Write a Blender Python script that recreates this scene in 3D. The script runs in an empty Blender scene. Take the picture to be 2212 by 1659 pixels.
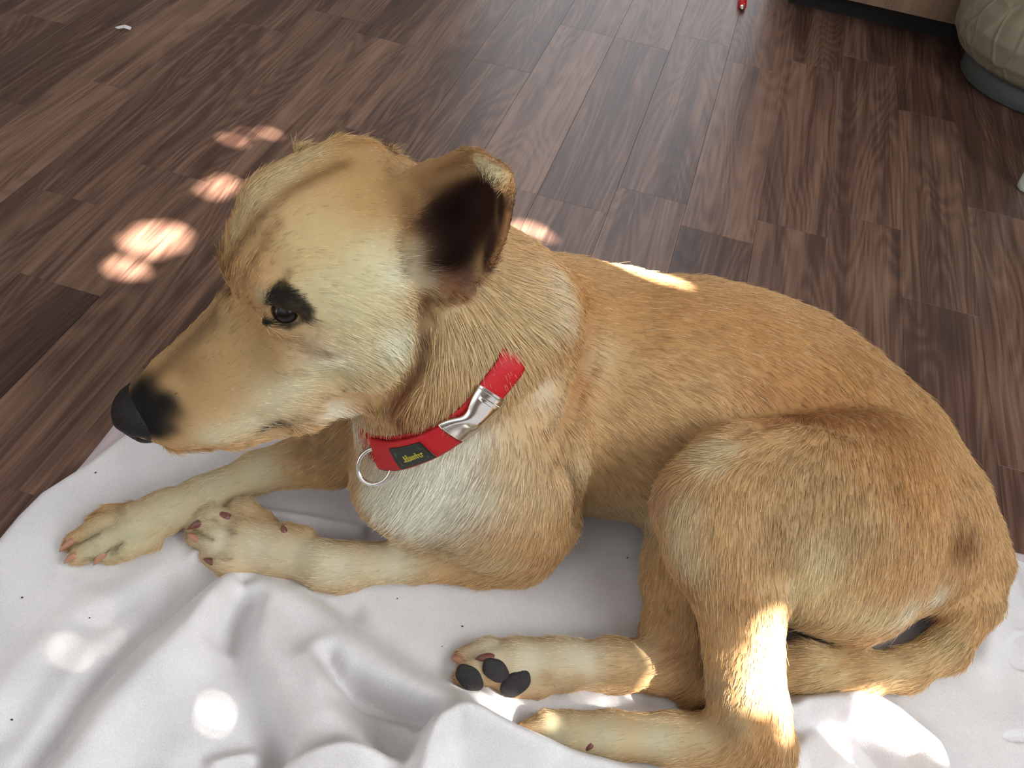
import bpy, math, random
import numpy as np
from mathutils import Vector, Matrix

rng = np.random.default_rng(7)
random.seed(7)
SC = bpy.context.scene
COL = SC.collection

# ------------------------------------------------------------------ camera
F_PX, CX, CY, CAM_H = 2000.0, 1106.0, 829.5, 0.72
PITCH, ROLL, YAW = (math.radians(a) for a in (45.449, 9.3718, -9.4873))
_cp, _sp = math.cos(PITCH), math.sin(PITCH)
FW = np.array([math.sin(YAW) * _cp, math.cos(YAW) * _cp, -_sp])
_r0 = np.array([math.cos(YAW), -math.sin(YAW), 0.0])
_u0 = np.cross(_r0, FW)
RT = math.cos(ROLL) * _r0 + math.sin(ROLL) * _u0
UP = -math.sin(ROLL) * _r0 + math.cos(ROLL) * _u0
EYE = np.array([0.0, 0.0, CAM_H])
cam_d = bpy.data.cameras.new('camera')
cam = bpy.data.objects.new('camera', cam_d)
COL.objects.link(cam)
cam_d.sensor_fit = 'HORIZONTAL'
cam_d.sensor_width = 36.0
cam_d.lens = 36.0 * F_PX / 2212.0
cam_d.clip_start = 0.02
cam.matrix_world = Matrix(((RT[0], UP[0], -FW[0], EYE[0]), (RT[1], UP[1], -FW[1], EYE[1]),
                           (RT[2], UP[2], -FW[2], EYE[2]), (0, 0, 0, 1)))
SC.camera = cam

# ------------------------------------------------------------------ light
SC.view_settings.view_transform = 'Standard'
SC.view_settings.look = 'None'
SC.view_settings.gamma = 1.0
SC.view_settings.use_curve_mapping = False
SC.view_settings.exposure = 0.0
SC.cycles.use_denoising = True
SC.cycles.max_bounces = 8
SC.cycles.diffuse_bounces = 4

world = bpy.data.worlds.new('daylight')
SC.world = world
world.use_nodes = True
world.node_tree.nodes['Background'].inputs[0].default_value = (0.75, 0.87, 1.0, 1)
world.node_tree.nodes['Background'].inputs[1].default_value = 0.8

SUN_TO = np.array([0.735, -0.195, 0.645]); SUN_TO /= np.linalg.norm(SUN_TO)
sun_d = bpy.data.lights.new('sun', 'SUN')
sun_d.energy = 95.0
sun_d.color = (1.0, 0.93, 0.86)
sun_d.angle = math.radians(0.53)
sun = bpy.data.objects.new('sun', sun_d)
sun.rotation_euler = Vector(SUN_TO).to_track_quat('Z', 'Y').to_euler()
COL.objects.link(sun)


def window_light(name, loc, normal, w, h, power, color):
    d = bpy.data.lights.new(name, 'AREA')
    d.shape = 'RECTANGLE'; d.size = w; d.size_y = h; d.energy = power; d.color = color
    o = bpy.data.objects.new(name, d)
    o.location = loc
    o.rotation_euler = Vector(normal).to_track_quat('-Z', 'Y').to_euler()
    COL.objects.link(o)


# daylight at right and, for floor glare, back; left, front: added fill
window_light('daylight_right', (1.46, -0.1, 1.5), (-1, 0, 0), 1.5, 1.3, 54.0, (0.93, 0.97, 1.0))
window_light('fill_left', (-2.06, -0.5, 1.45), (1, 0, 0), 1.7, 1.5, 5.0, (0.95, 0.98, 1.0))
window_light('fill_front', (-0.35, -1.46, 1.45), (0, 1, 0), 1.9, 1.5, 6.0, (0.95, 0.98, 1.0))
window_light('daylight_back', (-0.25, 2.46, 1.0), (0, -1, 0), 0.9, 1.9, 6.5, (1.0, 0.95, 0.94))

# ------------------------------------------------------------------ helpers


def ray(px, py):
    return FW + (px - CX) / F_PX * RT - (py - CY) / F_PX * UP


def P(px, py, z=0.0):
    """point of the room at height z seen at this place of the photograph"""
    d = ray(px, py)
    return EYE + (z - CAM_H) / d[2] * d


def proj(X):
    d = np.asarray(X) - EYE
    z = d @ FW
    return CX + F_PX * (d @ RT) / z, CY - F_PX * (d @ UP) / z, z


def tag(o, label=None, cat=None, group=None, kind=None):
    if label: o['label'] = label
    if cat: o['category'] = cat
    if group: o['group'] = group
    if kind: o['kind'] = kind
    return o


def obj(name, verts, faces, mat, parent=None, smooth=False):
    me = bpy.data.meshes.new(name)
    me.from_pydata([tuple(map(float, v)) for v in verts], [], [tuple(map(int, f)) for f in faces])
    me.validate()
    if smooth:
        me.polygons.foreach_set('use_smooth', [True] * len(me.polygons))
    if mat: me.materials.append(mat)
    o = bpy.data.objects.new(name, me)
    COL.objects.link(o)
    if parent: o.parent = parent
    return o


def np_mesh(name, V, Q, mat, parent=None):
    me = bpy.data.meshes.new(name)
    n = Q.shape[1]
    me.vertices.add(len(V)); me.loops.add(Q.size); me.polygons.add(len(Q))
    me.vertices.foreach_set('co', np.ascontiguousarray(V, dtype=np.float32).ravel())
    me.loops.foreach_set('vertex_index', np.ascontiguousarray(Q, dtype=np.int32).ravel())
    me.polygons.foreach_set('loop_start', np.arange(0, Q.size, n, dtype=np.int32))
    me.polygons.foreach_set('use_smooth', np.ones(len(Q), dtype=bool))
    me.update(calc_edges=True)
    if mat: me.materials.append(mat)
    o = bpy.data.objects.new(name, me)
    COL.objects.link(o)
    if parent: o.parent = parent
    return o


def box(x0, x1, y0, y1, z0, z1, b=0.0):
    """verts, faces of a box whose top edges are chamfered by b"""
    if b <= 0:
        v = [(x, y, z) for z in (z0, z1) for x, y in ((x0, y0), (x1, y0), (x1, y1), (x0, y1))]
        f = [(3, 2, 1, 0), (4, 5, 6, 7)] + [(i, (i + 1) % 4, 4 + (i + 1) % 4, 4 + i) for i in range(4)]
        return v, f
    v = []
    for z, e in ((z0, 0), (z1 - b, 0), (z1, b)):
        v += [(x0 + e, y0 + e, z), (x1 - e, y0 + e, z), (x1 - e, y1 - e, z), (x0 + e, y1 - e, z)]
    f = [(3, 2, 1, 0), (8, 9, 10, 11)]
    for k in (0, 4):
        f += [(k + i, k + (i + 1) % 4, k + 4 + (i + 1) % 4, k + 4 + i) for i in range(4)]
    return v, f


def tube(pts, radii, n=10, cap=True):
    pts = [np.array(p, float) for p in pts]
    V, Fc = [], []
    up = np.array([0.13, 0.31, 0.94])
    for i, p in enumerate(pts):
        t = pts[min(i + 1, len(pts) - 1)] - pts[max(i - 1, 0)]
        t /= np.linalg.norm(t)
        a = np.cross(up, t); a /= np.linalg.norm(a)
        b = np.cross(t, a)
        for k in range(n):
            th = 2 * math.pi * k / n
            V.append(p + radii[i] * (math.cos(th) * a + math.sin(th) * b))
    for i in range(len(pts) - 1):
        for k in range(n):
            Fc.append((i * n + k, i * n + (k + 1) % n, (i + 1) * n + (k + 1) % n, (i + 1) * n + k))
    if cap:
        Fc.append(tuple(range(n - 1, -1, -1)))
        Fc.append(tuple((len(pts) - 1) * n + k for k in range(n)))
    return V, Fc


def lathe(profile, n=64, cx=0, cy=0):
    V, Fc = [], []
    for r, z in profile:
        for k in range(n):
            th = 2 * math.pi * k / n
            V.append((cx + r * math.cos(th), cy + r * math.sin(th), z))
    for i in range(len(profile) - 1):
        for k in range(n):
            Fc.append((i * n + k, i * n + (k + 1) % n, (i + 1) * n + (k + 1) % n, (i + 1) * n + k))
    Fc.append(tuple(range(n - 1, -1, -1)))
    Fc.append(tuple((len(profile) - 1) * n + k for k in range(n)))
    return V, Fc


def srgb(r, g, b):
    def f(c):
        c /= 255.0
        return c / 12.92 if c <= 0.04045 else ((c + 0.055) / 1.055) ** 2.4
    return (f(r), f(g), f(b), 1.0)


def new_mat(name):
    m = bpy.data.materials.new(name)
    m.use_nodes = True
    nt = m.node_tree
    return m, nt, nt.nodes['Principled BSDF']


def simple(name, color, rough=0.5, metal=0.0, spec=0.5, noise=0.0, scale=40.0, bump=0.0):
    m, nt, b = new_mat(name)
    b.inputs['Base Color'].default_value = color
    b.inputs['Roughness'].default_value = rough
    b.inputs['Metallic'].default_value = metal
    b.inputs['Specular IOR Level'].default_value = spec
    if noise or bump:
        tc = nt.nodes.new('ShaderNodeTexCoord')
        nz = nt.nodes.new('ShaderNodeTexNoise'); nz.inputs['Scale'].default_value = scale
        nz.inputs['Detail'].default_value = 4
        nt.links.new(tc.outputs['Object'], nz.inputs['Vector'])
        if noise:
            mx = nt.nodes.new('ShaderNodeMix'); mx.data_type = 'RGBA'
            mx.inputs[6].default_value = tuple(c * (1 - noise) for c in color[:3]) + (1,)
            mx.inputs[7].default_value = tuple(min(1, c * (1 + noise)) for c in color[:3]) + (1,)
            nt.links.new(nz.outputs['Fac'], mx.inputs[0])
            nt.links.new(mx.outputs[2], b.inputs['Base Color'])
        if bump:
            bp = nt.nodes.new('ShaderNodeBump'); bp.inputs['Strength'].default_value = bump
            bp.inputs['Distance'].default_value = 0.002
            nt.links.new(nz.outputs['Fac'], bp.inputs['Height'])
            nt.links.new(bp.outputs[0], b.inputs['Normal'])
    return m


# ------------------------------------------------------------------ materials
def wood_material(name, dark, mid, light, rough, per_object=True):
    m, nt, b = new_mat(name)
    N, L = nt.nodes.new, nt.links.new
    tc = N('ShaderNodeTexCoord')
    oi = N('ShaderNodeObjectInfo')
    off = N('ShaderNodeVectorMath'); off.operation = 'MULTIPLY_ADD'
    cmb = N('ShaderNodeCombineXYZ')
    for i, k in enumerate((37.0, 91.0, 53.0)):
        mt = N('ShaderNodeMath'); mt.operation = 'MULTIPLY'; mt.inputs[1].default_value = k
        L(oi.outputs['Random'], mt.inputs[0]); L(mt.outputs[0], cmb.inputs[i])
    off.inputs[1].default_value = (1, 1, 1)
    L(tc.outputs['Object'], off.inputs[0]); L(cmb.outputs[0], off.inputs[2])

    def mapped(sx, sy):
        mp = N('ShaderNodeMapping'); mp.inputs['Scale'].default_value = (sx, sy, 1)
        L(off.outputs[0], mp.inputs['Vector']); return mp.outputs[0]
    # broad growth rings: contour lines of a stretched noise give cathedral figure
    big = N('ShaderNodeTexNoise'); big.inputs['Scale'].default_value = 1.0
    big.inputs['Detail'].default_value = 1.5; big.inputs['Distortion'].default_value = 0.35
    L(mapped(13, 1.5), big.inputs['Vector'])
    mul = N('ShaderNodeMath'); mul.operation = 'MULTIPLY'; mul.inputs[1].default_value = 130.0
    L(big.outputs['Fac'], mul.inputs[0])
    sn = N('ShaderNodeMath'); sn.operation = 'SINE'; L(mul.outputs[0], sn.inputs[0])
    ring = N('ShaderNodeMapRange'); ring.inputs[1].default_value = -1; ring.inputs[2].default_value = 1
    L(sn.outputs[0], ring.inputs[0])
    fine = N('ShaderNodeTexNoise'); fine.inputs['Scale'].default_value = 1.0; fine.inputs['Detail'].default_value = 5
    L(mapped(330, 7), fine.inputs['Vector'])
    streak = N('ShaderNodeTexNoise'); streak.inputs['Scale'].default_value = 1.0; streak.inputs['Detail'].default_value = 3
    L(mapped(42, 1.3), streak.inputs['Vector'])
    blot = N('ShaderNodeTexNoise'); blot.inputs['Scale'].default_value = 1.0; blot.inputs['Detail'].default_value = 2
    L(mapped(14, 4.5), blot.inputs['Vector'])

    def wsum(a, wa, c, wc):
        x = N('ShaderNodeMath'); x.operation = 'MULTIPLY'; x.inputs[1].default_value = wa; L(a, x.inputs[0])
        y = N('ShaderNodeMath'); y.operation = 'MULTIPLY_ADD'; y.inputs[1].default_value = wc
        L(c, y.inputs[0]); L(x.outputs[0], y.inputs[2]); return y.outputs[0]
    t = wsum(ring.outputs[0], 0.085, fine.outputs['Fac'], 0.36)
    t = wsum(streak.outputs['Fac'], 0.55, t, 1.0)
    t = wsum(blot.outputs['Fac'], 0.22, t, 1.0)
    t = wsum(oi.outputs['Color'], 0.24, t, 1.0)
    cr = N('ShaderNodeValToRGB')
    e = cr.color_ramp.elements
    e[0].position = 0.44; e[0].color = dark
    e[1].position = 0.92; e[1].color = light
    k = e.new(0.66); k.color = mid
    L(t, cr.inputs[0])
    L(cr.outputs[0], b.inputs['Base Color'])
    b.inputs['Roughness'].default_value = rough
    b.inputs['Specular IOR Level'].default_value = 0.5
    bp = N('ShaderNodeBump'); bp.inputs['Strength'].default_value = 0.12; bp.inputs['Distance'].default_value = 0.0006
    L(fine.outputs['Fac'], bp.inputs['Height']); L(bp.outputs[0], b.inputs['Normal'])
    return m


M_PLANK = wood_material('walnut_laminate', srgb(44, 29, 25), srgb(83, 58, 48), srgb(136, 104, 86), 0.36)
M_CAB = wood_material('dark_cabinet_wood', srgb(70, 52, 42), srgb(100, 78, 62), srgb(126, 100, 80), 0.5)
M_WALL = simple('painted_wall', srgb(186, 180, 170), 0.9, noise=0.03, scale=8)
M_CEIL = simple('white_ceiling', srgb(205, 203, 198), 0.9)
M_FRAME = simple('white_window_frame', srgb(235, 235, 232), 0.4)
M_UNDER = simple('floor_underlay', srgb(62, 44, 38), 0.6, noise=0.15)

# ------------------------------------------------------------------ room
X0, X1, Y0, Y1, ZC = -2.1, 1.5, -1.5, 2.5, 2.5
floor = obj('floor', *box(X0 - .1, X1 + .1, Y0 - .1, Y1 + .1, -0.06, -0.008), M_UNDER)
tag(floor, 'dark walnut laminate floor of staggered planks', kind='structure')

# planks: strips 9.97 cm wide; end joints read from the photograph
PITCH_X, ORG_X, BLOCK = 0.0997, 0.01404, 0.528
joints = {0: [1.077], 1: [1.665], 2: [1.737, 1.205], 3: [1.0475], 4: [1.315], -1: [1.66, 1.13], -2: [1.588, 1.06],
          -3: [1.588, 1.06], -4: [0.86], -5: [1.10], -6: [1.38, 0.923], -7: [1.42, 0.897, 0.652], -8: [1.321, 0.796],
          -9: [1.05], -10: [1.48], -11: [1.18], -12: [0.95], -13: [1.40], -14: [1.1], 5: [0.90], 6: [1.56], 7: [1.1], 8: [1.4]}
TONES = {4: {1.5: .08, 1.0: .45}, 3: {1.3: .52, .8: .12, 1.8: .25}, 2: {1.4: .40, 1.0: .42, 1.9: .3}, 1: {1.4: .62, .9: .6, 1.9: .42}, 0: {1.3: .68, .8: .2, 1.9: .62},
         -1: {1.4: .38, .9: .5}, -2: {1.3: .36, .8: .42, 1.8: .5}, -3: {1.3: .80, .8: .62, 1.8: .4}, -4: {1.1: .40, 1.6: .3}, -5: {1.3: .52, .8: .3}, -6: {1.1: .66, .7: .6, 1.6: .35},
         -7: {1.2: .34, .8: .5, .4: .08}, -8: {1.1: .50, .6: .5, 1.6: .35}, -9: {1.3: .74, .8: .72}, -10: {1.2: .3, .8: .35}, -11: {1.4: .4, .9: .3}}
for k in range(-21, 15):
    js = joints.get(k, [.9 + ((k * 37) % 52) / 100])
    js = sorted(js)
    while js[0] > -0.6: js.insert(0, js[0] - BLOCK)
    while js[-1] < 2.45: js.append(js[-1] + BLOCK)
    js[0] = max(js[0], -0.75)
    js[-1] = min(js[-1], Y1)
    xa = ORG_X + k * PITCH_X
    for a, b_ in zip(js[:-1], js[1:]):
        if b_ - a < 0.02: continue
        w, l = PITCH_X - 0.0002, b_ - a - 0.0002
        o = obj('plank', *box(0, w, 0, l, -0.008, random.uniform(-0.00008, 0.00008), 0.00025), M_PLANK, floor)
        o.location = (xa + 0.0001, a + 0.0001, 0)
        tone = random.uniform(.25, .6)
        for ym, tv in TONES.get(k, {}).items():
            if a < ym < b_: tone = tv
        o.color = (tone, tone, tone, 1)


def wall(name, axis, pos, a0, a1, openings):
    """a wall slab with rectangular openings (a0,a1,z0,z1) left free"""
    V, Fc = [], []
    th = 0.12
    cuts = sorted({a0, a1, *[v for o in openings for v in o[:2]]})
    zs = sorted({0.0, ZC, *[v for o in openings for v in o[2:]]})
    lo, hi = (pos, pos + th) if pos > 0 else (pos - th, pos)
    for i in range(len(cuts) - 1):
        for j in range(len(zs) - 1):
            ca, cz = (cuts[i] + cuts[i + 1]) / 2, (zs[j] + zs[j + 1]) / 2
            if any(o[0] < ca < o[1] and o[2] < cz < o[3] for o in openings): continue
            v, f = box(lo, hi, cuts[i], cuts[i + 1], zs[j], zs[j + 1]) if axis == 'x' else \
                box(cuts[i], cuts[i + 1], lo, hi, zs[j], zs[j + 1])
            n = len(V); V += v; Fc += [tuple(q + n for q in g) for g in f]
    return tag(obj(name, V, Fc, M_WALL), kind='structure')


WR = (-0.85, 0.65, 0.85, 2.15)
WF = (-1.3, 0.6, 0.7, 2.2)
WB = (-0.7, 0.2, 0.05, 2.0)
wall('wall_right', 'x', X1, Y0, Y1, [WR])
WL = (-1.4, 0.4, 0.7, 2.2)
wall('wall_left', 'x', X0, Y0, Y1, [WL])
wall('wall_front', 'y', Y0, X0, X1, [WF])
wall('wall_back', 'y', Y1, X0, X1, [WB])
tag(obj('ceiling', *box(X0 - .1, X1 + .1, Y0 - .1, Y1 + .1, ZC, ZC + .08), M_CEIL), kind='structure')


def frame_bars(axis, pos, o, d=0.05):
    V, Fc = [], []
    a0, a1, z0, z1 = o
    t = 0.05
    mid = (a0 + a1) / 2
    for r in ((a0, a0 + t, z0, z1), (a1 - t, a1, z0, z1), (a0, a1, z0, z0 + t), (a0, a1, z1 - t, z1)):
        lo, hi = (pos + 0.03, pos + 0.03 + d) if pos > 0 else (pos - 0.03 - d, pos - 0.03)
        v, f = box(lo, hi, r[0], r[1], r[2], r[3]) if axis == 'x' else box(r[0], r[1], lo, hi, r[2], r[3])
        n = len(V); V += v; Fc += [tuple(q + n for q in g) for g in f]
    return V, Fc


for n_, (ax, ps, op) in enumerate((('x', X1, WR), ('y', Y0, WF), ('x', X0, WL), ('y', Y1, WB)), 1):
    nm = ('window_1', 'window_2', 'window_3', 'door_1')[n_ - 1]
    tag(obj(nm, *frame_bars(ax, ps, op), M_FRAME), kind='structure')

# ------------------------------------------------------------------ unseen leaf screen added outside the right window; gaps shape the sun patches
M_LEAF = simple('green_leaf', srgb(70, 96, 44), 0.6, noise=0.2)
FLECKS = [  # place in the photograph, height, radius of the gap in the leaf screen
    (345, 513, 0, .017), (312, 530, 0, .014), (372, 500, 0, .010), (278, 578, 0, .010), (258, 584, 0, .006),
    (490, 395, 0, .007), (455, 415, 0, .006), (472, 405, 0, .007), (503, 303, 0, .006), (532, 288, 0, .003), (582, 288, 0, .004), (628, 255, 0, .0008),
    (1150, 495, 0, .009), (1172, 508, 0, .006), (1120, 500, 0, .007), (1632, 595, 0, .003), (1605, 570, 0, .001),
    (1405, 592, .2, .013), (1370, 583, .2, .011), (1340, 577, .2, .005),
    (1598, 1350, .10, .009), (1650, 1392, .095, .010), (1635, 1430, .09, .017), (1655, 1470, .08, .013), (1620, 1490, .08, .011),
    (1660, 1520, .065, .008), (1575, 1510, .06, .004), (1645, 1560, .055, .006), (1428, 1450, .03, .008), (1415, 1475, .03, .006),
    (1295, 1508, .015, .0012), (1265, 1505, .015, .001), (1325, 1512, .015, .001), (1075, 1528, .015, .0035), (985, 1512, .015, .002), (1005, 1522, .015, .002),
    (462, 1530, .025, .0015), (457, 1552, .025, .0012), (130, 1404, .02, .0006), (152, 1408, .02, .0012), (175, 1410, .02, .0004), (205, 1320, .02, .0002), (240, 1378, .02, .0004),
    (1885, 1525, .03, .008), (1925, 1550, .03, .012), (1975, 1590, .03, .008), (1835, 1605, .02, .004),
]
SA = np.cross(SUN_TO, [0, 0, 1.0]); SA /= np.linalg.norm(SA)
SB = np.cross(SA, SUN_TO)
fl = np.array([[P(x, y, z) @ SA, P(x, y, z) @ SB, r] for x, y, z, r in FLECKS])
org = np.array([X1 + 0.42, -0.1, 1.6])
corn = np.array([[x, y, z] for x in (-1.35, .85) for y in (.05, 2.2) for z in (0, .45)])
a_lo, a_hi = (corn @ SA).min() - .1, (corn @ SA).max() + .1
b_lo, b_hi = (corn @ SB).min() - .1, (corn @ SB).max() + .1


def leaves(spacing, rad, layer, near=None):
    aa, bb = np.meshgrid(np.arange(a_lo, a_hi, spacing), np.arange(b_lo, b_hi, spacing))
    p = np.stack([aa.ravel(), bb.ravel()], 1) + rng.uniform(-.3, .3, (aa.size, 2)) * spacing + (spacing * .5 if layer % 2 else 0)
    d = (np.linalg.norm(p[:, None] - fl[None, :, :2], axis=2) - fl[None, :, 2]).min(1)
    keep = d > rad * 0.96
    if near: keep &= d < near
    p = p[keep]
    th = rng.uniform(0, 6.28, len(p))
    V, Q = [], []
    depth = (org @ SUN_TO) + layer * 0.03 + rng.uniform(0, .02, len(p))
    ang = np.array([0, .9, 2.24, 3.14, 4.04, 5.38])
    rr = np.array([1.0, .82, .82, 1.0, .82, .82]) * rad
    aV = p[:, None, 0] + rr * np.cos(ang + th[:, None]); bV = p[:, None, 1] + rr * np.sin(ang + th[:, None])
    tilt = rng.uniform(-.25, .25, (len(p), 1))
    dV = depth[:, None] + tilt * rr * np.sin(ang)
    V = (aV[..., None] * SA + bV[..., None] * SB + dV[..., None] * SUN_TO).reshape(-1, 3)
    Q = (np.arange(len(p))[:, None] * 6 + np.arange(6)).astype(int)
    return V, Q


def twigs(spacing, rad, reach, layer):
    """small leaves that fringe every gap"""
    Vo, Qo, n = [], [], 0
    g = np.arange(-.06, .06, spacing)
    for f in fl:
        gg = np.stack([q.ravel() for q in np.meshgrid(g, g)], 1)
        gg = gg[np.hypot(*gg.T) < f[2] + reach]
        p = f[:2] + gg + rng.uniform(-.3, .3, gg.shape) * spacing
        d = (np.linalg.norm(p[:, None] - fl[None, :, :2], axis=2) - fl[None, :, 2]).min(1)
        p = p[d > rad * .9]
        ang = np.arange(5) * 1.2566 + rng.uniform(0, 6, (len(p), 1))
        dv = (org @ SUN_TO) + layer * .03 + rng.uniform(0, .01, (len(p), 1)) + 0 * ang
        v = ((p[:, :1] + rad * np.cos(ang))[..., None] * SA + (p[:, 1:] + rad * np.sin(ang))[..., None] * SB + dv[..., None] * SUN_TO).reshape(-1, 3)
        Vo.append(v); Qo.append(np.arange(len(p))[:, None] * 5 + np.arange(5) + n); n += len(v)
    return np.concatenate(Vo), np.concatenate(Qo)


parts = [leaves(.036, .036, 0), leaves(.036, .036, 1), leaves(.011, .011, 2, .07), leaves(.011, .011, 3, .07)]
parts2 = [twigs(.0045, .0048, .026, 4), twigs(.0045, .0048, .026, 5), twigs(.0019, .0020, .010, 6)]
Vs, Qs, n0 = [], [], 0
for v, q in parts:
    Vs.append(v); Qs.append(q + n0); n0 += len(v)
screen_o = np_mesh('leaf_screen', np.concatenate(Vs), np.concatenate(Qs), M_LEAF)
Vs, Qs, n0 = [], [], 0
for v, q in parts2:
    Vs.append(v); Qs.append(q + n0); n0 += len(v)
tw = np_mesh('small_leaves', np.concatenate(Vs), np.concatenate(Qs), M_LEAF, screen_o)
tw['kind'] = 'stuff'
tag(screen_o, 'unseen green leaf screen added outside the right window to shape sun patches', 'tree', kind='stuff')

# ------------------------------------------------------------------ cabinet, floor lamp, pen and bits on the floor
cy = 1.862
cab = bpy.data.objects.new('cabinet', None); COL.objects.link(cab)
tag(cab, 'dark brown wooden cabinet standing at the far end of the floor', 'cabinet')
cx0, cx1 = 0.06, 0.95
cab.location = ((cx0 + cx1) / 2, cy, 0)
zb = 0.055


def lbox(name, x0, x1, y0, y1, z0, z1, mat, parent, origin, b=0.002):
    ox, oy, oz = origin
    o = obj(name, *box(x0 - ox, x1 - ox, y0 - oy, y1 - oy, z0 - oz, z1 - oz, b), mat, parent)
    return o


orgc = tuple(cab.location)
lbox('body', cx0, cx1, cy + .02, cy + .40, zb, .62, M_CAB, cab, orgc)
lbox('plinth', cx0 + .04, cx1 - .04, cy + .06, cy + .38, 0.0, zb, simple('shadow_black', srgb(20, 16, 14), .7), cab, orgc)  # recessed support, coloured black as the shadow under the cabinet
dw = (cx1 - cx0 - .004) / 2
for i in range(2):
    d = lbox('door', cx0 + i * (dw + .004), cx0 + i * (dw + .004) + dw, cy, cy + .02, zb - .004, .60, M_CAB, cab, orgc)
    hx = cx0 + dw - .05 if i == 0 else cx0 + dw + .054
    hd = obj('handle', *tube([(hx - orgc[0], -.02, .42), (hx - orgc[0], -.02, .54)], [.005, .005]), simple('steel_handle', (.6, .6, .6, 1), .3, 1), d)

# floor lamp: crinkled shade over a low round base
M_SHADE = simple('crinkled_beige_paper', srgb(132, 124, 104), 0.85, noise=0.15, scale=30, bump=0.25)
nt = M_SHADE.node_tree; b = nt.nodes['Principled BSDF']
tc = nt.nodes.new('ShaderNodeTexCoord'); vo = nt.nodes.new('ShaderNodeTexVoronoi'); vo.feature = 'DISTANCE_TO_EDGE'; vo.inputs['Scale'].default_value = 22
vm = nt.nodes.new('ShaderNodeMapping'); vm.inputs['Scale'].default_value = (1, 1, .45)
nt.links.new(tc.outputs['Object'], vm.inputs['Vector']); nt.links.new(vm.outputs[0], vo.inputs['Vector'])
mr_ = nt.nodes.new('ShaderNodeMapRange'); mr_.inputs[2].default_value = .10; mr_.inputs[3].default_value = 1; mr_.inputs[4].default_value = 0
nt.links.new(vo.outputs['Distance'], mr_.inputs[0])
bp = nt.nodes.new('ShaderNodeBump'); bp.inputs['Strength'].default_value = .5; bp.inputs['Distance'].default_value = .003
nt.links.new(mr_.outputs[0], bp.inputs['Height']); nt.links.new(bp.outputs[0], b.inputs['Normal'])
M_BASE = simple('grey_lamp_base', srgb(78, 80, 78), 0.6, noise=0.08, scale=20)
lamp = bpy.data.objects.new('floor_lamp', None); COL.objects.link(lamp)
LC = np.array([0.566, 1.800]); LR = 0.137
lamp.location = (LC[0], LC[1], 0)
tag(lamp, 'round crinkled beige paper lamp on a low grey base beside the cabinet', 'floor lamp')
obj('base', *lathe([(LR - .004, 0), (LR, .004), (LR, .034), (LR - .006, .04), (LR - .02, .043)], 72), M_BASE, lamp, True)
nth, nz = 260, 120
prof = [(0.0, .152), (.008, .164), (.03, .178), (.06, .184), (.09, .178), (.13, .158), (.18, .146), (.24, .138), (.32, .133), (.42, .13)]
zz = np.array([p[0] for p in prof]); rr_ = np.array([p[1] for p in prof])
cre = rng.uniform(0, 1, (170, 5))
V = []
th = np.arange(nth) / nth * 2 * math.pi
for j in range(nz):
    z = .42 * (j / (nz - 1)) ** 1.3
    r = np.interp(z, zz, rr_) + 0 * th
    for c in cre:   # crinkles: short straight creases pressed into the paper
        da = (th - c[0] * 6.283 + math.pi) % (2 * math.pi) - math.pi
        u = da * .16; w = z - c[1] * .40
        ang = c[2] * math.pi
        s, t = u * math.cos(ang) + w * math.sin(ang), -u * math.sin(ang) + w * math.cos(ang)
        env = min(1, z / .03)
        r = r + env * (.0026 if c[3] > .3 else -.0026) * np.maximum(0, 1 - np.abs(t) / (.006 + .012 * c[4])) * np.exp(-(s / .05) ** 2)
    for k in range(nth):
        V.append((r[k] * math.cos(th[k]), r[k] * math.sin(th[k]), z + .046))
Fq = [(j * nth + k, j * nth + (k + 1) % nth, (j + 1) * nth + (k + 1) % nth, (j + 1) * nth + k) for j in range(nz - 1) for k in range(nth)]
Fq.append(tuple(range(nth - 1, -1, -1)))
sh = obj('shade', V, Fq, M_SHADE, lamp, True)
obj('pole', *tube([(0, 0, .04), (0, 0, .44)], [.008, .008]), M_BASE, lamp, True)
# a loose band of the paper wrapped round the upper shade
Vb = []
for j in range(7):
    for k in range(nth):
        z = .20 + .022 * j
        r = np.interp(z, zz, rr_) + .008 + .003 * math.sin(9 * th[k] + j) * (j > 0) - (.006 if j in (0,) else 0)
        Vb.append((r * math.cos(th[k]), r * math.sin(th[k]), z + .046 + .012 * math.sin(2 * th[k] + 1)))
obj('paper_band', Vb, [(j * nth + k, j * nth + (k + 1) % nth, (j + 1) * nth + (k + 1) % nth, (j + 1) * nth + k) for j in range(6) for k in range(nth)],
    simple('pale_paper', srgb(190, 184, 162), 0.85, noise=0.06, scale=30, bump=0.2), lamp, True)

# red pen lying with its silver tip towards the dog
pen = bpy.data.objects.new('pen', None); COL.objects.link(pen)
tip = P(1603, 19, .006); tip2 = P(1604, 6, .006); pen.location = tip
tag(pen, 'red pen with a silver tip lying on the floor near the cabinet', 'pen')
dv = (P(1607, -40, .006) - tip); dv /= np.linalg.norm(dv)
obj('tip', *tube([dv * t for t in (0, .002, .008, .012)], [.0012, .003, .0045, .0046], 16), simple('silver', (.75, .75, .74, 1), .3, .9), pen, True)
obj('barrel', *tube([dv * t for t in (.0115, .013, .05, .12, .135, .137)], [.0052, .0078, .0080, .0080, .0075, .004], 20), simple('red_plastic', srgb(196, 16, 26), .3), pen, True)
obj('clip', *tube([dv * t + np.array([0, 0, .0085]) for t in (.09, .095, .13)], [.001, .0016, .0016], 8), simple('silver_clip', (.75, .75, .74, 1), .3, .9), pen, True)

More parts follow.
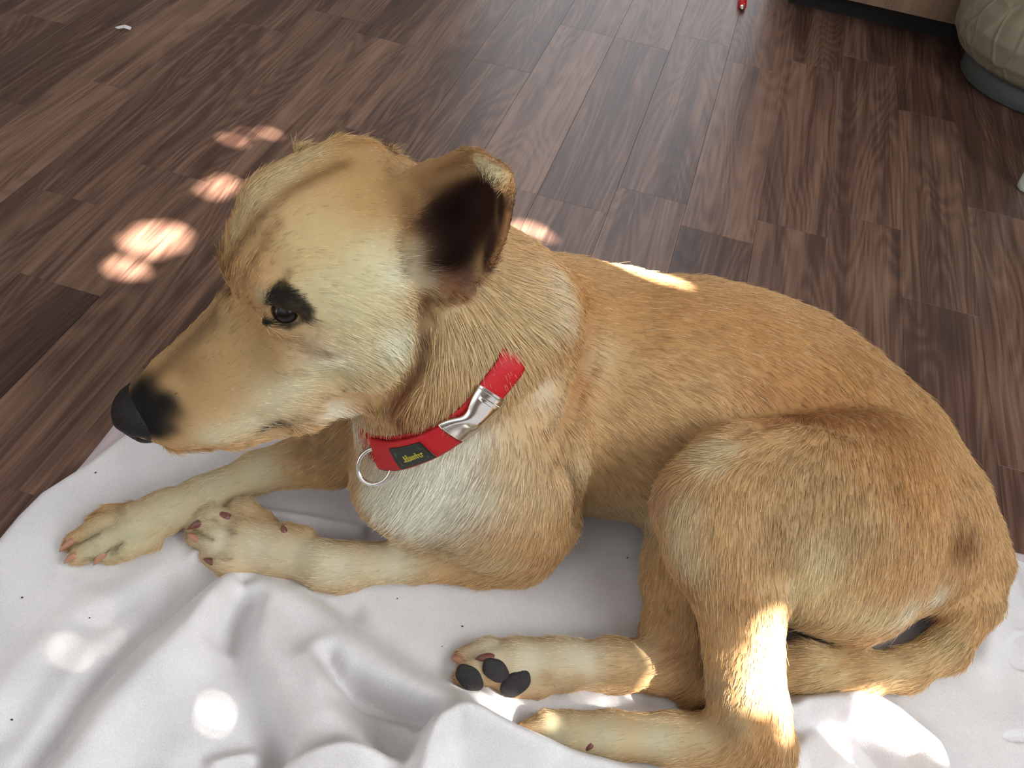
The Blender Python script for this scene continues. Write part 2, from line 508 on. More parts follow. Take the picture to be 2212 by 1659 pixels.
# white leg of a piece of furniture at the right edge
lp = P(2214, 410, 0.0)
leg = obj('furniture_leg', *tube([(0, 0, 0), (0, 0, .003), (0, 0, .010), (0, 0, .30), (0, 0, .45)], [.0105, .0135, .0145, .0165, .019], 28), simple('white_lacquer', srgb(205, 212, 206), .45, noise=.03), None, True)
leg.location = lp
tag(leg, 'round white furniture leg standing on the floor at the right edge', 'furniture leg')

# torn scrap of white paper
sp = P(265, 62, .001)
sv = [(-.012, -.003, 0), (-.004, -.006, .001), (.004, -.002, .003), (.013, .000, .001), (.012, .006, .002), (.004, .003, .005), (-.005, .001, .002)]
n = len(sv)
V = sv + [(x * .97, y * .97, z + .0012) for x, y, z in sv]
scrap = obj('paper_scrap', V, [tuple(range(n - 1, -1, -1)), tuple(range(n, 2 * n))] + [(i, (i + 1) % n, n + (i + 1) % n, n + i) for i in range(n)], simple('white_paper', srgb(215, 212, 215), .8))
scrap.location = sp
tag(scrap, 'tiny torn scrap of white paper on the floor far behind the dog', 'paper scrap')

# ------------------------------------------------------------------ blanket
E_L = [P(0, 1172, .0), P(40, 1124, .0), P(90, 1074, .0), P(150, 1036, .0), P(190, 1012, .0), P(230, 980, .0), P(275, 945, .0)]
E_U = [P(150, 1036, .0), P(180, 1003, .0), P(215, 960, .0), P(250, 915, .0)]


def line_px(pts, z=.012):
    return np.array([P(x, y, z)[:2] for x, y in pts])


FOLDS = [  # polyline in the photograph, half width (m), height (m)
    ([(120, 1560), (380, 1480), (620, 1470), (850, 1560)], .075, .013),
    ([(450, 1250), (304, 1378), (217, 1486), (136, 1611), (60, 1700)], .011, -.012),
    ([(390, 1250), (270, 1320), (180, 1367), (90, 1470), (20, 1590)], .016, -.006),
    ([(330, 1260), (200, 1330), (100, 1420), (-20, 1560)], .02, .006),
    ([(500, 1260), (380, 1400), (270, 1530), (180, 1660), (120, 1740)], .017, .014),
    ([(440, 1270), (340, 1380), (240, 1500), (120, 1680)], .012, .004),
    ([(526, 1275), (505, 1340), (486, 1398)], .009, -.010),
    ([(470, 1330), (440, 1400), (420, 1480), (380, 1600), (340, 1700)], .016, .008),
    ([(540, 1320), (512, 1400), (510, 1440), (545, 1497), (580, 1573), (600, 1660)], .012, -.014),
    ([(430, 1500), (400, 1560), (360, 1659)], .014, -.006),
    ([(560, 1290), (575, 1370), (600, 1450), (640, 1540), (690, 1660)], .022, .013),
    ([(690, 1440), (700, 1480), (720, 1560), (760, 1640), (790, 1700)], .018, .015),
    ([(705, 1286), (760, 1335), (814, 1383), (922, 1459), (1000, 1490)], .011, -.005),
    ([(640, 1290), (720, 1370), (820, 1450), (930, 1520), (1010, 1545)], .020, .009),
    ([(708, 1450), (730, 1484), (787, 1519), (860, 1550), (930, 1574)], .009, -.018),
    ([(750, 1540), (800, 1580), (850, 1640), (870, 1700)], .013, -.010),
    ([(905, 1700), (915, 1640), (945, 1590), (985, 1572), (1040, 1580), (1110, 1605), (1200, 1632), (1300, 1655), (1420, 1690)], .015, .030),
    ([(960, 1640), (1000, 1620), (1060, 1640), (1150, 1680)], .022, .020),
    ([(880, 1660), (893, 1625), (905, 1600)], .008, -.010),
    ([(560, 1685), (640, 1668), (740, 1662), (850, 1660)], .010, .016),
    ([(470, 1660), (500, 1652), (545, 1642)], .007, .010),
    ([(1715, 1525), (1780, 1518), (1860, 1510), (1940, 1550), (2010, 1610), (2040, 1680)], .020, .020),
    ([(1700, 1590), (1740, 1570), (1790, 1575), (1860, 1620), (1900, 1690)], .009, -.010),
    ([(1690, 1660), (1740, 1620), (1800, 1650)], .018, .012),
    ([(1690, 1530), (1705, 1510), (1800, 1497)], .008, -.006),
    ([(1000, 1535), (1080, 1530), (1200, 1528), (1330, 1522), (1450, 1530)], .014, .006),
    ([(1290, 1545), (1340, 1528), (1400, 1520)], .007, -.004),
    ([(420, 1195), (520, 1185), (600, 1150)], .006, .004),
    ([(480, 1110), (560, 1105), (680, 1120), (780, 1140)], .007, .005),
    ([(640, 1275), (700, 1300), (760, 1320)], .012, -.004),
    ([(2170, 1230), (2190, 1290), (2212, 1330)], .012, -.008),
    ([(2140, 1250), (2150, 1330), (2130, 1420)], .012, .005),
    ([(2110, 1195), (2160, 1185), (2230, 1182)], .007, .008),
]
FL = [(line_px(p, .011 + max(0, h) * 1.1), w, h * 1.35) for p, w, h in FOLDS]


def seg_dist(X, Y, pl):
    d = np.full(X.shape, 9.0)
    for a, b in zip(pl[:-1], pl[1:]):
        ab = b - a
        t = np.clip(((X - a[0]) * ab[0] + (Y - a[1]) * ab[1]) / (ab @ ab), 0, 1)
        d = np.minimum(d, np.hypot(X - a[0] - t * ab[0], Y - a[1] - t * ab[1]))
    return d


BL_BASE = .011


def blanket_h(X, Y):
    H = np.full(X.shape, BL_BASE)
    for pl, w, h in FL:
        H += h * np.exp(-(seg_dist(X, Y, pl) / w) ** 2)
    H += .0012 * np.sin(X * 37 + 2 * np.sin(Y * 21)) * np.sin(Y * 29 + 1.3)
    H = np.maximum(H, .0068)
    # pressed-in paw motif of the fleece: pad and toe outlines
    for cx_, cy_, ax_, ay_ in ((2212, 1405, 36, 42), (2222, 1592, 52, 13)):
        c = P(cx_, cy_, BL_BASE)[:2]; ex = P(cx_ + ax_, cy_, BL_BASE)[:2] - c; ey = P(cx_, cy_ + ay_, BL_BASE)[:2] - c
        M = np.linalg.inv(np.stack([ex, ey], 1))
        u = M[0, 0] * (X - c[0]) + M[0, 1] * (Y - c[1]); v = M[1, 0] * (X - c[0]) + M[1, 1] * (Y - c[1])
        q = np.hypot(u, v)
        H -= .0030 * np.clip((1.06 - q) / .10, 0, 1)
    return H


def blanket_left(y):
    ys = np.array([-.2, .05, .20] + [p[1] for p in E_L] + [.56, .64])
    xs = np.array([-.48, -.482, -.478] + [p[0] for p in E_L] + [-.455, -.452])
    i = np.argsort(ys)
    return np.interp(y, ys[i], xs[i])


def blanket_mesh(name, left, right, top, bottom, hfun, mat, nu, nv, hem=.010):
    """heightfield cloth with a rounded hem that comes down to the floor"""
    u = np.linspace(0, 1, nu); v = np.linspace(0, 1, nv)
    U, Vv = np.meshgrid(u, v, indexing='ij')
    Yt = top(U); Yy = bottom + (Yt - bottom) * Vv
    Xl = left(Yy); X = Xl + (right - Xl) * U
    H = hfun(X, Yy)
    de = np.minimum(np.minimum((X - Xl), (right - X)), np.minimum(Yt - Yy, Yy - bottom))
    H = .001 + (H - .001) * np.sqrt(np.clip(1 - (1 - np.clip(de / hem, 0, 1)) ** 2, 0, 1))
    top_v = np.stack([X, Yy, H], -1).reshape(-1, 3)
    low = np.stack([X, Yy, np.minimum(H - .0005, .0006 + 0 * H)], -1).reshape(-1, 3)
    idx = np.arange(nu * nv).reshape(nu, nv)
    Q = np.stack([idx[:-1, :-1], idx[1:, :-1], idx[1:, 1:], idx[:-1, 1:]], -1).reshape(-1, 4)
    rim = np.concatenate([idx[:, 0], idx[-1, 1:], idx[-2::-1, -1], idx[0, -2:0:-1]])
    n = len(top_v)
    lowr = top_v[rim].copy(); lowr[:, 2] = .0002
    k = np.arange(len(rim)); k2 = (k + 1) % len(rim)
    S = np.stack([rim[k2], rim[k], n + k, n + k2], -1)
    return np_mesh(name, np.concatenate([top_v, lowr]), np.concatenate([Q, S]), mat)


def fleece(name, color, dark):
    m, nt, b = new_mat(name)
    N, L = nt.nodes.new, nt.links.new
    tc = N('ShaderNodeTexCoord')
    n1 = N('ShaderNodeTexNoise'); n1.inputs['Scale'].default_value = 900; n1.inputs['Detail'].default_value = 3
    n2 = N('ShaderNodeTexNoise'); n2.inputs['Scale'].default_value = 22; n2.inputs['Detail'].default_value = 3
    L(tc.outputs['Object'], n1.inputs['Vector']); L(tc.outputs['Object'], n2.inputs['Vector'])
    ad = N('ShaderNodeMath'); ad.operation = 'MULTIPLY_ADD'; ad.inputs[1].default_value = .5
    hf = N('ShaderNodeMath'); hf.operation = 'MULTIPLY'; hf.inputs[1].default_value = .5
    L(n2.outputs['Fac'], hf.inputs[0]); L(n1.outputs['Fac'], ad.inputs[0]); L(hf.outputs[0], ad.inputs[2])
    cr = N('ShaderNodeValToRGB')
    cr.color_ramp.elements[0].position = .32; cr.color_ramp.elements[0].color = dark
    cr.color_ramp.elements[1].position = .66; cr.color_ramp.elements[1].color = color
    L(ad.outputs[0], cr.inputs[0]); L(cr.outputs[0], b.inputs['Base Color'])
    b.inputs['Roughness'].default_value = .95
    b.inputs['Specular IOR Level'].default_value = .1
    b.inputs['Sheen Weight'].default_value = .25
    b.inputs['Sheen Roughness'].default_value = .5
    bp = N('ShaderNodeBump'); bp.inputs['Strength'].default_value = .35; bp.inputs['Distance'].default_value = .0012
    L(n1.outputs['Fac'], bp.inputs['Height']); L(bp.outputs[0], b.inputs['Normal'])
    return m


M_FLEECE = fleece('white_fleece', srgb(226, 222, 222), srgb(202, 198, 200))
M_FLEECE2 = fleece('rosy_fleece', srgb(206, 188, 192), srgb(186, 168, 174))
bl = blanket_mesh('blanket', blanket_left, .72, lambda u: .60 + .085 * u ** 1.5, -.02, blanket_h, M_FLEECE, 520, 360)
tag(bl, 'rumpled white fleece blanket lying under the dog', 'blanket')
under = blanket_mesh('under_layer', lambda y: np.interp(y, [.3] + [p[1] for p in E_U] + [.62], [-.45] + [p[0] for p in E_U] + [E_U[-1][0] + .006]), .73, lambda u: .612 + .088 * u ** 1.5, .40, lambda X, Y: np.full(X.shape, .0040), M_FLEECE2, 160, 60, .004)
under.parent = bl
under['label'] = 'pinkish lower layer of the blanket'

# ------------------------------------------------------------------ dog: one continuous body grown from a distance field
HB = np.array([[-.723, .586, -.366], [-.584, -.801, -.129], [-.369, .120, .921]])
H0 = EYE + 1.15 * (np.array([-.213, .391, .352]) - EYE)


def HP(px, py, l=0.0):
    """point on the head's sagittal plane shifted sideways by l"""
    d = ray(px, py)
    t = (l - (EYE - H0) @ HB[:, 1]) / (d @ HB[:, 1])
    return EYE + t * d


def mirror(p):
    q = HB.T @ (np.asarray(p) - H0)
    return H0 + HB @ np.array([q[0], -q[1], q[2]])


VOX = 0.0026
LO = np.array([-.47, .24, -.006]); HI = np.array([.44, .86, .462])
NG = np.ceil((HI - LO) / VOX).astype(int)
AX = [LO[i] + VOX * np.arange(NG[i]) for i in range(3)]


class Field:
    def __init__(s): s.D = np.full(NG, 1.0, np.float32)

    def _sl(s, lo, hi):
        a = np.maximum(((lo - LO) / VOX).astype(int), 0); b = np.minimum(((hi - LO) / VOX).astype(int) + 2, NG)
        return tuple(slice(i, j) for i, j in zip(a, b))

    def _grid(s, sl):
        return AX[0][sl[0]][:, None, None], AX[1][sl[1]][None, :, None], AX[2][sl[2]][None, None, :]

    def smin(s, sl, d, k):
        a = s.D[sl]
        h = np.clip(.5 + .5 * (a - d) / k, 0, 1)
        s.D[sl] = a + (d - a) * h - k * h * (1 - h)

    def smax(s, sl, d, k):   # carve: keep outside d
        a = s.D[sl]; c = -d
        h = np.clip(.5 - .5 * (a - c) / k, 0, 1)
        s.D[sl] = a + (c - a) * h + k * h * (1 - h)

    def cap(s, p1, r1, p2=None, r2=None, k=.02, carve=False, flat=None):
        p1 = np.asarray(p1, float)
        if p2 is None: p2, r2 = p1, r1
        p2 = np.asarray(p2, float)
        m = max(r1, r2) + 1.5 * k + .012
        sl = s._sl(np.minimum(p1, p2) - m, np.maximum(p1, p2) + m)
        x, y, z = s._grid(sl)
        ab = p2 - p1; L2 = ab @ ab
        t = 0.0
        if L2 > 0: t = np.clip(((x - p1[0]) * ab[0] + (y - p1[1]) * ab[1] + (z - p1[2]) * ab[2]) / L2, 0, 1)
        d = np.sqrt((x - p1[0] - t * ab[0]) ** 2 + (y - p1[1] - t * ab[1]) ** 2 + (z - p1[2] - t * ab[2]) ** 2) - (r1 + t * (r2 - r1))
        (s.smax if carve else s.smin)(sl, d, k)

    def ell(s, c, R, rad, k=.02, carve=False):
        c = np.asarray(c, float); rad = np.asarray(rad, float)
        m = rad.max() + 1.5 * k + .012
        sl = s._sl(c - m, c + m)
        x, y, z = s._grid(sl)
        q = [(R[0, i] * (x - c[0]) + R[1, i] * (y - c[1]) + R[2, i] * (z - c[2])) for i in range(3)]
        k0 = np.sqrt(sum((q[i] / rad[i]) ** 2 for i in range(3)))
        k1 = np.sqrt(sum((q[i] / rad[i] ** 2) ** 2 for i in range(3))) + 1e-9
        d = k0 * (k0 - 1) / k1
        (s.smax if carve else s.smin)(sl, d, k)

    def chain(s, pts, k=.012):
        for a, b in zip(pts[:-1], pts[1:]): s.cap(a[0], a[1], b[0], b[1], k)

    def union(s, o, k, kx=None):
        if kx: k = (kx[2] + (k - kx[2]) * np.clip((AX[0] - kx[0]) / (kx[1] - kx[0]), 0, 1)).astype(np.float32)[:, None, None]
        h = np.clip(.5 + .5 * (s.D - o.D) / k, 0, 1)
        s.D = s.D + (o.D - s.D) * h - k * h * (1 - h)


I3 = np.eye(3)
# --- trunk and neck
T = Field()
trunk = [((1000, 955, .108), .080), ((1090, 850, .125), .088), ((1190, 755, .130), .076), ((1330, 830, .112), .098),
         ((1470, 850, .112), .094), ((1600, 845, .108), .084), ((1760, 910, .100), .080), ((1870, 1005, .092), .076), ((1965, 1115, .082), .066)]
pr = [(P(*a), r) for a, r in trunk]
T.chain(pr, .03)
T.cap(P(1300, 950, .085), .070, P(1500, 975, .085), .068, .03)      # belly
T.cap(P(1500, 985, .085), .070, P(1800, 1100, .08), .075, .03)
T.cap(P(1190, 740, .150), .062, P(1330, 745, .130), .068, .03)      # withers
T.cap(P(1500, 735, .125), .062, P(1700, 800, .11), .064, .03)
T.cap(P(2010, 1110, .080), .050, P(2075, 1190, .06), .036, .03)
T.cap(P(1950, 1200, .055), .055, P(1850, 1250, .05), .050, .025)      # rear of the haunch
# neck
N0 = HP(865, 560, -.008); N1 = P(915, 800, .215)
T.cap(N0, .054, P(950, 770, .220), .062, .03)
T.cap(P(950, 770, .220), .062, P(1010, 900, .135), .074, .03)
T.cap(HP(910, 530, -.010), .044, P(1060, 676, .245), .056, .03)
T.cap(P(1060, 672, .245), .058, P(1190, 735, .150), .066, .035)
T.cap(P(900, 880, .17), .050, P(930, 1010, .10), .060, .025)
T.cap(P(868, 1050, .085), .040, P(930, 1085, .07), .045, .025)      # brisket

# --- near shoulder and foreleg
FL_ = Field()
FL_.chain([(P(1110, 860, .175), .050), (P(1105, 975, .135), .058), (P(1080, 1075, .092), .056), (P(1125, 1115, .07), .046)], .03)
FL_.chain([(P(1125, 1118, .06), .043), (P(1110, 1170, .042), .033), (P(1040, 1195, .034), .026)], .022)
FL_.chain([(P(1040, 1205, .030), .0235), (P(900, 1208, .028), .0185), (P(760, 1221, .027), .0185), (P(700, 1220, .027), .0195),
           (P(610, 1195, .026), .0185)], .010)
FL_.cap(P(735, 1245, .022), .012, k=.012)                                # carpal pad bulge
FL_.cap(P(612, 1182, .027), .019, P(530, 1165, .026), .0205, .010)        # paw body
FL_.cap(P(600, 1215, .020), .014, P(520, 1205, .019), .013, .010)
NFT = [((575, 1138), (530, 1108), (496, 1112), .0122), ((525, 1148), (462, 1122), (424, 1134), .0112),
       ((530, 1180), (470, 1165), (428, 1160), .0115), ((545, 1215), (495, 1218), (455, 1202), .0112)]
for i, (a, b, c, r) in enumerate(NFT):
    z = (.030, .032, .028, .022)[i]
    FL_.chain([(P(*a, z - .004), r * .95), (P(*b, z), r * 1.08), (P(*c, z - .008), r * .82)], .0035)
FL_.cap(P(660, 1165, .033), .0105, P(628, 1145, .034), .006, .006)       # dewclaw knuckle

# --- far foreleg
FF = Field()
FF.chain([(P(800, 930, .085), .034), (P(720, 980, .060), .028), (P(560, 1020, .036), .0180), (P(440, 1072, .030), .0165), (P(360, 1105, .029), .0178), (P(300, 1130, .026), .0190)], .010)
FFT = [((290, 1105), (240, 1112), (205, 1128), .0085), ((285, 1118), (215, 1140), (160, 1170), .0100),
       ((295, 1145), (228, 1172), (172, 1200), .0105), ((330, 1165), (272, 1182), (238, 1202), .0100)]
for i, (a, b, c, r) in enumerate(FFT):
    z = (.022, .028, .029, .025)[i]
    FF.chain([(P(*a, z - .002), r), (P(*b, z), r * 1.08), (P(*c, z - .009), r * .80)], .0035)

# --- near hind leg
NH = Field()
NH.cap(P(1860, 1040, .125), .066, P(1610, 1030, .150), .046, .03)
NH.cap(P(1850, 1160, .105), .066, P(1640, 1140, .130), .052, .03)
NH.cap(P(1840, 1260, .070), .050, P(1720, 1220, .085), .048, .03)
NH.chain([(P(1575, 1045, .158), .040), (P(1530, 1095, .150), .040), (P(1555, 1180, .130), .040), (P(1600, 1290, .105), .034),
          (P(1606, 1400, .082), .0275), (P(1612, 1490, .063), .0265), (P(1625, 1570, .046), .0275), (P(1655, 1612, .036), .0215)], .014)
NH.chain([(P(1650, 1618, .034), .021), (P(1580, 1600, .030), .0225), (P(1450, 1595, .026), .0185), (P(1320, 1590, .026), .0178), (P(1230, 1588, .025), .0185)], .010)
NHT = [((1240, 1570), (1185, 1565), (1135, 1582), .0105), ((1250, 1590), (1200, 1592), (1150, 1602), .0105),
       ((1275, 1605), (1235, 1612), (1200, 1620), .0095), ((1260, 1565), (1225, 1560), (1190, 1562), .0080)]
for i, (a, b, c, r) in enumerate(NHT):
    z = (.030, .027, .022, .026)[i]
    NH.chain([(P(*a, z - .003), r), (P(*b, z), r * 1.06), (P(*c, z - .008), r * .82)], .0035)

# --- far hind leg
FH = Field()
FH.chain([(P(1500, 1090, .070), .042), (P(1482, 1230, .045), .036), (P(1462, 1370, .032), .0275), (P(1450, 1435, .028), .0225)], .014)
FH.chain([(P(1450, 1437, .027), .0225), (P(1330, 1437, .026), .0200), (P(1210, 1435, .025), .0195), (P(1120, 1425, .025), .0185)], .012)
FH.cap(P(1110, 1440, .022), .0185, P(1060, 1440, .021), .017, .008)
FHT = [((1110, 1412), (1055, 1405), (1008, 1418), .0100), ((1105, 1425), (1068, 1432), (1045, 1440), .0105),
       ((1050, 1440), (1020, 1452), (1005, 1462), .0105)]
for i, (a, b, c, r) in enumerate(FHT):
    z = (.026, .030, .024)[i]
    FH.chain([(P(*a, z - .002), r), (P(*b, z), r * 1.05), (P(*c, z - .004), r * .9)], .004)
FH.cap(P(1160, 1482, .018), .012, P(1105, 1482, .017), .012, .008)

# --- tail
TL = Field()
TL.chain([(P(2092, 1150, .066), .030), (P(2118, 1215, .052), .0255), (P(2112, 1300, .038), .0195), (P(2045, 1400, .030), .0178), (P(1960, 1445, .028), .0165),
          (P(1860, 1456, .028), .0170), (P(1740, 1444, .028), .0195), (P(1620, 1450, .026), .0185), (P(1530, 1480, .022), .0135), (P(1492, 1512, .018), .0085)], .010)

# --- head
HD = Field()


def hc(p1, r1, p2=None, r2=None, k=.015, both=True, carve=False):
    a = HP(*p1); b = HP(*p2) if p2 is not None else None
    HD.cap(a, r1, b, r2, k, carve)
    if both and abs(p1[2]) + (abs(p2[2]) if p2 else 0) > 1e-4:
        HD.cap(mirror(a), r1, None if b is None else mirror(b), r2, k, carve)


hc((738, 502, 0), .058, (695, 565, 0), .056, .02)                   # cranium
hc((800, 470, 0), .050, (845, 470, 0), .040, .02)                   # occiput
hc((650, 565, .020), .031, (605, 605, .025), .024, .018)             # brow and eye ridge
hc((545, 575, 0), .021, (615, 480, 0), .034, .02)                   # forehead
hc((785, 640, .034), .040, (822, 735, .032), .036, .018)             # cheek
hc((700, 700, .034), .026, (640, 735, .030), .024, .02)             # cheek bone
hc((800, 790, .026), .029, (650, 850, .018), .026, .016)             # jaw
hc((590, 745, 0), .046, (440, 845, 0), .036, .018)                  # muzzle
hc((440, 845, 0), .036, (345, 878, 0), .0265, .014)
hc((520, 665, 0), .016, (360, 820, 0), .013, .016)                  # bridge of the nose
hc((480, 890, .012), .024, (390, 912, .010), .020, .010)            # flews
hc((640, 860, .014), .026, (500, 920, .008), .019, .010)            # lower jaw and lip
hc((440, 940, 0), .013, (380, 945, 0), .012, .010)                  # chin
hc((322, 885, 0), .0195, k=.008)                                    # nose bed
# eye sockets and lids
hc((618, 668, .052), .0105, k=.008, carve=True)
hc((583, 640, .046), .0070, (626, 640, .049), .0090, .006)          # upper lid
hc((626, 640, .049), .0090, (674, 672, .050), .0068, .006)
hc((575, 695, .045), .0050, (625, 712, .047), .0065, .006)          # lower lid
hc((625, 712, .047), .0065, (672, 690, .048), .0050, .006)
# furrow of the forehead and corner of the mouth
hc((500, 610, 0), .004, (590, 440, 0), .005, .012, carve=True)
hc((572, 937, .030), .0022, (640, 905, .034), .0026, .004, carve=True)

# --- near ear: a cupped sheet, tip folded forward
ER = Field()


def lerp_curve(tab, u):
    us = [t[0] for t in tab]
    return np.array([np.interp(u, us, [t[1][i] for t in tab]) for i in range(3)])


EAR_F = [(0, (872, 470, .040)), (.2, (905, 385, .050)), (.5, (955, 350, .062)), (.8, (1000, 332, .075)), (1.0, (1028, 334, .082)), (1.12, (1040, 352, .094)), (1.2, (1046, 372, .096))]
EAR_R = [(0, (890, 640, .046)), (.2, (985, 626, .062)), (.5, (1050, 590, .080)), (.8, (1090, 500, .092)), (1.0, (1102, 425, .096)), (1.12, (1098, 385, .104)), (1.2, (1086, 392, .106))]
EAR_PTS = []
for u in np.linspace(0, 1.2, 26):
    row = []
    a, b = lerp_curve(EAR_F, u), lerp_curve(EAR_R, u)
    for v in np.linspace(0, 1, 19):
        q = a + (b - a) * v
        bow = 4 * v * (1 - v)
        q[2] -= .034 * bow * min(1, .45 + u) * (1 if u < .95 else max(0, (1.2 - u) / .25))
        side = (b - a)[:2]; nrm = np.array([side[1], -side[0]]) / (np.linalg.norm(side) + 1e-9)
        q[:2] += nrm * (6 * bow if u > .8 else 0)
        row.append(HP(*q))
    EAR_PTS.append(row)
for i in range(26):
    for j in range(18):
        th_ = .0034 if i > 3 else .0050
        ER.cap(EAR_PTS[i][j], th_, EAR_PTS[i][j + 1], th_, .003)
# tragus tuft and base lump
ER.cap(HP(905, 600, .046), .014, HP(985, 612, .062), .008, .012)
ER.cap(HP(875, 420, .036), .014, HP(930, 375, .050), .007, .012)
# far ear: laid back behind the crown
ER.cap(HP(735, 345, -.036), .015, HP(785, 345, -.046), .011, .012)
ER.cap(HP(785, 345, -.046), .011, HP(825, 380, -.062), .009, .010)
fb0, fb1 = mirror(HP(880, 445, .040)), mirror(HP(885, 600, .044))
ftip = (fb0 + fb1) / 2 + HB @ np.array([-.034, -.026, -.050])
for u in np.linspace(0, 1, 12):
    for v in np.linspace(0, 1, 9):
        w_e = (1 - u) ** .7
        q = fb0 * (1 - v) + fb1 * v
        q = ftip + (q - ftip) * (.25 + .75 * w_e) * (1 - u * .35) if u > 0 else q
        q = q + HB @ np.array([0, -.020 * math.sin(math.pi * u) - .010 * math.sin(math.pi * v), 0])
        ER.cap(q, .0042, k=.004)
ER.cap(HP(652, 330, -.050), .006, HP(640, 316, -.054), .003, .006)

HD.D += .0012
HD.union(ER, .006)
T.D += .0015
BODY = T
BODY.union(HD, .010)
BODY.union(FF, .016, (-.26, -.20, .0035))
BODY.union(FL_, .014, (-.20, -.12, .0022))
BODY.union(NH, .010)
BODY.union(FH, .012)
BODY.union(TL, .014)


def march(px, py):
    """first point of the body met by the line of sight"""
    d = ray(px, py)
    for t in np.arange(.45, 1.15, .0012):
        p = EYE + t * d
        i = ((p - LO) / VOX).astype(int)
        if (i >= 0).all() and (i < NG).all() and BODY.D[tuple(i)] < 0: return p
    return None


def groove(pts, r, k, sink=.0):
    ps = [march(*p) for p in pts]
    ps = [p - ray(*q) * -sink for p, q in zip(ps, pts) if p is not None]
    for a, b_ in zip(ps[:-1], ps[1:]): BODY.cap(a, r, b_, r, k, carve=True)


groove([(918, 650), (920, 700), (914, 755), (896, 802), (866, 836), (820, 856), (765, 866), (715, 884)], .0065, .010)
groove([(1505, 990), (1560, 985), (1640, 978), (1740, 974)], .0012, .006)
groove([(1278, 690), (1264, 780), (1240, 860), (1205, 940)], .0018, .014)
groove([(1205, 960), (1232, 1010), (1248, 1060), (1250, 1120)], .0055, .012)
for g_ in (((130, 1192), (170, 1168), (211, 1148)), ((195, 1226), (230, 1195), (263, 1168)), ((465, 1118), (505, 1147)), ((413, 1140), (456, 1161))): groove(g_, .0016, .004)
groove([(1590, 940), (1660, 916), (1740, 905), (1840, 925)], .002, .010)


def surface_nets(D):
    n = D.shape
    inside = D < 0
    c = [inside[i:n[0] - 1 + i, j:n[1] - 1 + j, k:n[2] - 1 + k] for i in (0, 1) for j in (0, 1) for k in (0, 1)]
    cnt = sum(a.astype(np.int8) for a in c)
    cells = np.argwhere((cnt > 0) & (cnt < 8))
    idx = np.full((n[0] - 1, n[1] - 1, n[2] - 1), -1, np.int32)
    idx[tuple(cells.T)] = np.arange(len(cells))
    acc = np.zeros((len(cells), 3)); w = np.zeros(len(cells))
    offs = np.array([(i, j, k) for i in (0, 1) for j in (0, 1) for k in (0, 1)])
    for a in range(8):
        for ax in range(3):
            if offs[a][ax]: continue
            o1 = offs[a]; o2 = o1.copy(); o2[ax] = 1
            v1 = D[tuple((cells + o1).T)]; v2 = D[tuple((cells + o2).T)]
            m = (v1 < 0) != (v2 < 0)
            t = v1[m] / (v1[m] - v2[m])
            p = np.repeat(o1[None].astype(float), m.sum(), 0); p[:, ax] += t
            acc[m] += p; w[m] += 1
    V = LO + VOX * (cells + acc / w[:, None])
    Q = []
    for ax in range(3):
        b, c_ = (ax + 1) % 3, (ax + 2) % 3
        s1 = [slice(None)] * 3; s2 = [slice(None)] * 3
        s1[ax] = slice(0, n[ax] - 1); s2[ax] = slice(1, n[ax])
        e = inside[tuple(s1)] != inside[tuple(s2)]
        pos = np.argwhere(e)
        pos = pos[(pos[:, b] > 0) & (pos[:, c_] > 0) & (pos[:, b] < n[b] - 1) & (pos[:, c_] < n[c_] - 1)]
        quad = []
        for db, dc in ((-1, -1), (0, -1), (0, 0), (-1, 0)):
            q = pos.copy(); q[:, b] += db; q[:, c_] += dc
            quad.append(idx[tuple(q.T)])
        quad = np.stack(quad, 1)
        flip = ~inside[tuple(pos.T)]
        quad[flip] = quad[flip][:, ::-1]
        Q.append(quad)
    return V, np.concatenate(Q)


BV, BQ = surface_nets(BODY.D)
# keep the largest connected shell
par = np.arange(len(BV))
e_ = np.concatenate([BQ[:, [0, 1]], BQ[:, [1, 2]], BQ[:, [2, 3]], BQ[:, [3, 0]]])
while True:
    m = np.minimum(par[e_[:, 0]], par[e_[:, 1]])
    old = par.copy()
    np.minimum.at(par, e_[:, 0], m); np.minimum.at(par, e_[:, 1], m)
    par = par[par]
    if (par == old).all(): break
keep = par == np.bincount(par).argmax()
re = np.cumsum(keep) - 1
BQ = re[BQ[keep[BQ[:, 0]]]]; BV = BV[keep]
# light smoothing
e_ = np.concatenate([BQ[:, [0, 1]], BQ[:, [1, 2]], BQ[:, [2, 3]], BQ[:, [3, 0]]])
deg = np.bincount(e_[:, 0], minlength=len(BV)) + np.bincount(e_[:, 1], minlength=len(BV))
for lam in (.5, .5):
    s = np.stack([np.bincount(e_[:, 0], BV[e_[:, 1], i], len(BV)) + np.bincount(e_[:, 1], BV[e_[:, 0], i], len(BV)) for i in range(3)], 1)
    BV = BV + lam * (s / deg[:, None] - BV)
g = np.cross(BV[BQ[:, 2]] - BV[BQ[:, 0]], BV[BQ[:, 3]] - BV[BQ[:, 1]])
BN = np.stack([sum(np.bincount(BQ[:, j], g[:, i], len(BV)) for j in range(4)) for i in range(3)], 1)
BN /= np.linalg.norm(BN, axis=1)[:, None] + 1e-12
BPX, BPY, BZ = proj(BV)


def pick(px, py, rad=7):
    """point of the dog's surface seen at this place of the photograph"""
    m = np.where((np.abs(BPX - px) < rad) & (np.abs(BPY - py) < rad))[0]
    if len(m) == 0:
        return pick(px, py, rad * 2) if rad < 200 else BV[0]
    return BV[m[np.argmin(BZ[m] + .00003 * np.hypot(BPX[m] - px, BPY[m] - py))]]

# ------------------------------------------------------------------ coat colours: patches of the coat, and shade painted into creases
def lin(r, g, b_): return np.array(srgb(r, g, b_)[:3])


